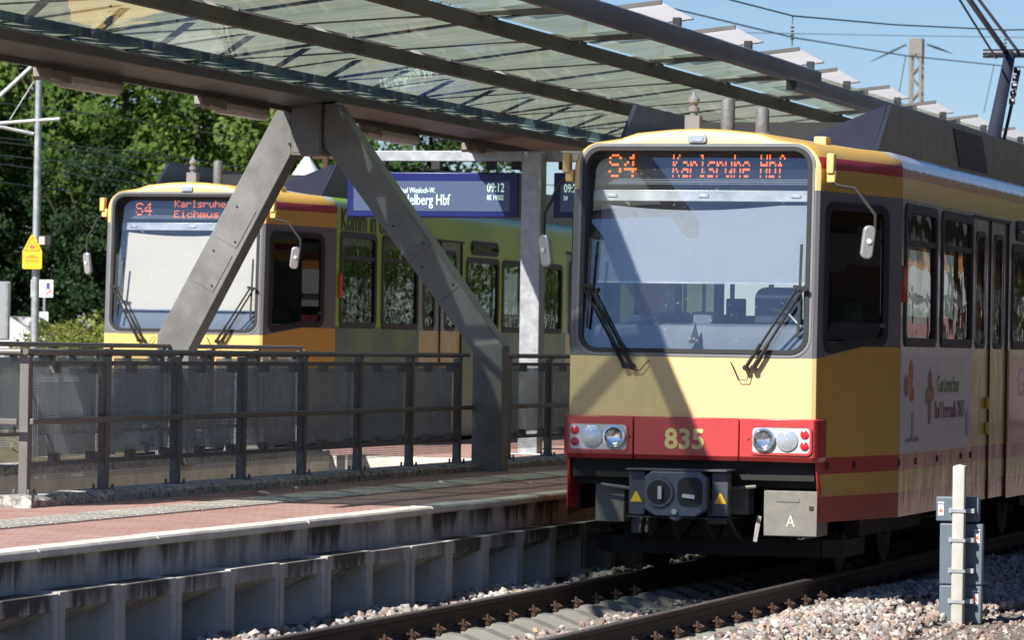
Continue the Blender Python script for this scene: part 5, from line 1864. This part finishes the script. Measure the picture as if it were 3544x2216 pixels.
wire('overhead_wire', w2([(2300, 22, 84), (2750, 130, 95), (3135, 192, 110), (3480, 228, 125), (3700, 240, 135), (5200, 330, 180), (9000, 430, 260)]), .018, 'lower wire crossing the sky behind the lattice mast', 'sky wires', [(at_depth(3135, 192, 110), at_depth(3110, 330, 110)), (at_depth(3440, 225, 123), at_depth(3405, 390, 123))])
wire('overhead_wire', w2([(2560, 112, 90), (3100, 122, 96), (3480, 128, 100), (3700, 130, 104), (5200, 180, 130), (9000, 260, 180)]), .007, 'faint middle wire crossing the sky', 'sky wires')
for px, py, d, lb in ((2743, 56, 62, 'left one of the two string insulators, hanging against the sky above the frosted plates'), (3480, 103, 70, 'string insulator hanging just left of the pantograph knee')):
    p = at_depth(px, py, d)
    o = empty('insulator', p, lb, 'insulator', 'string insulators')
    m = MB().tube([(0, 0, 0), (0, 0, -.12)], .008, 5)
    for k in range(4): m.lathe([(.012, -.14 - k * .055), (.032, -.15 - k * .055), (.012, -.175 - k * .055)], (0, 0, 0), 'z', 8)
    m.tube([(0, 0, -.33), (0, 0, -.42)], .012, 5)
    m.build('insulator_string', M['insul'], o)
# lattice mast in the distance
lp = at_depth(3173, 133, 150)
lm = empty('lattice_mast', (lp.x, lp.y, 0), 'distant grey lattice mast against the sky left of the pantograph', 'mast')
m = MB()
hw = .2
for sx in (-1, 1):
    for sy in (-1, 1): m.bar((sx * hw * 1.15, sy * .2, 0), (sx * hw * .85, sy * .16, lp.z), .1, .1, (1, 0, 0))
m.build('mast_leg', M['box_gray'], lm)
m = MB()
z = 6.0
while z < lp.z - .5:
    for sy in (-.18, .18):
        m.bar((-hw, sy, z), (hw, sy, z + .45), .05, .06, (0, 1, 0))
        m.bar((hw, sy, z + .45), (-hw, sy, z + .9), .05, .06, (0, 1, 0))
    z += .9
m.build('lattice_brace', M['box_gray'], lm)
MB().box(-.23, .23, -.22, .22, lp.z - .55, lp.z).build('mast_head', M['box_gray'], lm)
for s, q in ((-1, (3085, 178)), (1, (3245, 166))):
    e = at_depth(*q, 150) - Vector((lp.x, lp.y, 0))
    MB().tube([(s * .36, 0, lp.z - .2), e, e + (e - Vector((s * .36, 0, lp.z - .2))) * 1.4], [.03, .045, .012], 6).build('stay_wire', M['wire'], lm)

# ================================================================= CONCRETE MARKER POST WITH GREY BOXES
cpx, cpy, cpz = -5.86, 33.58, -.30
post = empty('marker_post', (cpx, cpy, cpz - .05), 'pale concrete post carrying grey signal boxes in the gravel beside the track', 'post')
m = MB().prism(rrect(-.048, .048, -.048, .048, .012, 2), 'z', 0, 1.26)
m.raw([(-.048, -.048, 1.26), (.048, -.048, 1.26), (.048, .048, 1.26), (-.048, .048, 1.26), (0, 0, 1.275)], [(0, 1, 4), (1, 2, 4), (2, 3, 4), (3, 0, 4)])
m.build('concrete_shaft', M['post_conc'], post, bevel=.004)
mg = pbr('signal_box_paint', (.12, .15, .185), .5, 0, .08, 5)
for x0, x1, z0, z1, stx, stz in ((-.205, .135, .82, 1.015, -.165, .91), (-.172, .168, .325, .805, .125, .70), (-.17, .165, .02, .318, .12, .22)):
    b_ = MB().box(x0, x1, .12, .2, z0, z1).build('signal_box', mg, post, bevel=.01)
    MB().box(stx - .022, stx + .022, .116, .12, stz - .045, stz + .04).build('sticker', M['txt_white'], b_)
    MB().prism([(stx - .016, stz - .015), (stx + .016, stz - .015), (stx, stz + .018)], 'y', .113, .116).build('sticker_triangle', M['sign_red'], b_)
    MB().box(stx - .024, stx + .024, .116, .12, stz + .05, stz + .062).build('sticker_strip', M['white'], b_)
for z in (.91, .68, .44, .2):
    c = MB().box(-.06, .06, -.056, .056, z - .012, z + .012)
    c.box(-.09, .11, .05, .12, z - .018, z + .018)
    c.build('clamp', M['galv'], post)

# litter on the platform
for x, y, lb, mt, sx in ((-11.3, 32.6, 'crumpled red and white wrapper on the shaded paving near the kerb', 'txt_white', .09), (-10.9, 36.2, 'small white paper scrap on the tactile strip', 'white', .05), (-10.2, 36.6, 'small orange leaf on the platform paving', 'amber', .03), (-11.45, 33.9, 'tiny white cigarette end on the paving by the kerb', 'white', .02)):
    o = empty('litter', (x, y, PZ + .004), lb, 'litter', 'litter on the platform')
    m = MB()
    m.raw([(-sx, -.03, 0), (0, -.04, .02), (sx, -.02, .005), (sx * .8, .05, .012), (-.1 * sx, .06, .03), (-sx * .9, .04, .004)], [(0, 1, 4, 5), (1, 2, 3, 4)])
    p_ = m.build('scrap', M[mt], o)
    if mt == 'txt_white': MB().box(-.08, -.02, -.035, .02, .012, .02).build('red_print', M['sign_red'], o)

# ================================================================= STATION BUILDING AND TREES OPPOSITE (seen mirrored in the tram flanks)
sb = empty('station_building', (3.0, 24.0, -.36), 'long sandstone station building opposite, seen only mirrored in the tram side', 'building')
BL = 76.0
def bp(nm, mt, *b_):
    return MB().box(*b_).build(nm, M[mt], sb)
bp('wall', 'brick_wall', .3, 10, 0, BL, 0, 3.2)
bp('fascia', 'white', .0, 10.2, -.2, BL + .2, 3.2, 3.65)
bp('cornice', 'brick_wall', .1, 10, -.1, BL + .1, 3.65, 3.95)
bp('roof', 'roof', -1.0, 10.6, -.6, BL + .6, 3.95, 4.7)
bp('upper_wall', 'beige', .6, 10, 1, BL - 1, 4.7, 5.3)
bp('gable_wall', 'brick_wall', .62, 10, 1.02, BL - 1.02, 5.3, 8.2)
bp('upper_roof', 'roof', .0, 10.6, .2, BL - .2, 8.2, 9.0)
for k in range(21):
    y0 = 1.2 + k * 3.6
    w_ = bp('window', 'carglass', .2, .32, y0, y0 + 2.4, .9, 2.75)
    MB().box(-.35, .3, y0 - .15, y0 + 2.55, 2.3, 2.5).build('awning', M['txt_white'], w_)
    bp('upper_window', 'carglass', .5, .63, y0 + .5, y0 + 1.7, 5.7, 7.5)
kk = empty('reflection_kiosk', (-1.0, 60.5, -.3), 'small white and orange kiosk opposite, mirrored in the first tram windows', 'kiosk')  # unseen box added so its bright stripes mirror in the windows
for nm, z0, z1, mt, ox in (('counter', 0, 2.1, 'roof', .1), ('shutter', 2.1, 2.35, 'carglass', .1), ('pink_band', 2.35, 2.6, 'ad_pink', .0), ('shutter_gap', 2.6, 2.75, 'carglass', .08), ('pink_band', 2.75, 2.95, 'txt_white', .0), ('fascia', 2.97, 3.4, 'white', -.05), ('orange_sign', 3.41, 3.7, 'orange_band', -.03), ('flat_roof', 3.7, 3.85, 'roof', -.1)):
    MB().box(ox, .8, 0, 7.5, z0, z1).build(nm, M[mt], kk)
oc = empty('opposite_shade_roof', (-.6, 22.0, .2), 'dark platform roof opposite, added to keep skylight off the tram side and mirrored in it', 'canopy')  # out-of-view roof added to block skylight on the tram flank
MB().box(0, 4.0, 0, 76, 3.9, 4.15).build('roof_slab', M['roof'], oc)
MB().box(-.06, 0, 0, 76, 3.75, 4.2).build('roof_edge', M['steel_dk'], oc)
MB().box(.2, 3.5, -4, 78, -.54, .1).build('platform_deck', M['asph'], oc)
for k in range(10): MB().box(1.9, 2.1, 2 + k * 8, 2.2 + k * 8, .1, 3.9).build('roof_post', M['steel'], oc)
for x, y, s, lb in ((6.5, 112, 1.05, 'green tree beside the station building opposite, nearest of the three'), (4.0, 121, 1.1, 'green tree farther along opposite, second of the three'), (-1.5, 118, .95, 'green tree opposite standing closest to the tracks')):
    place_tree('broadleaf_tree', T_light, x, y, -.36, s, x, lb, group='trees opposite the station')
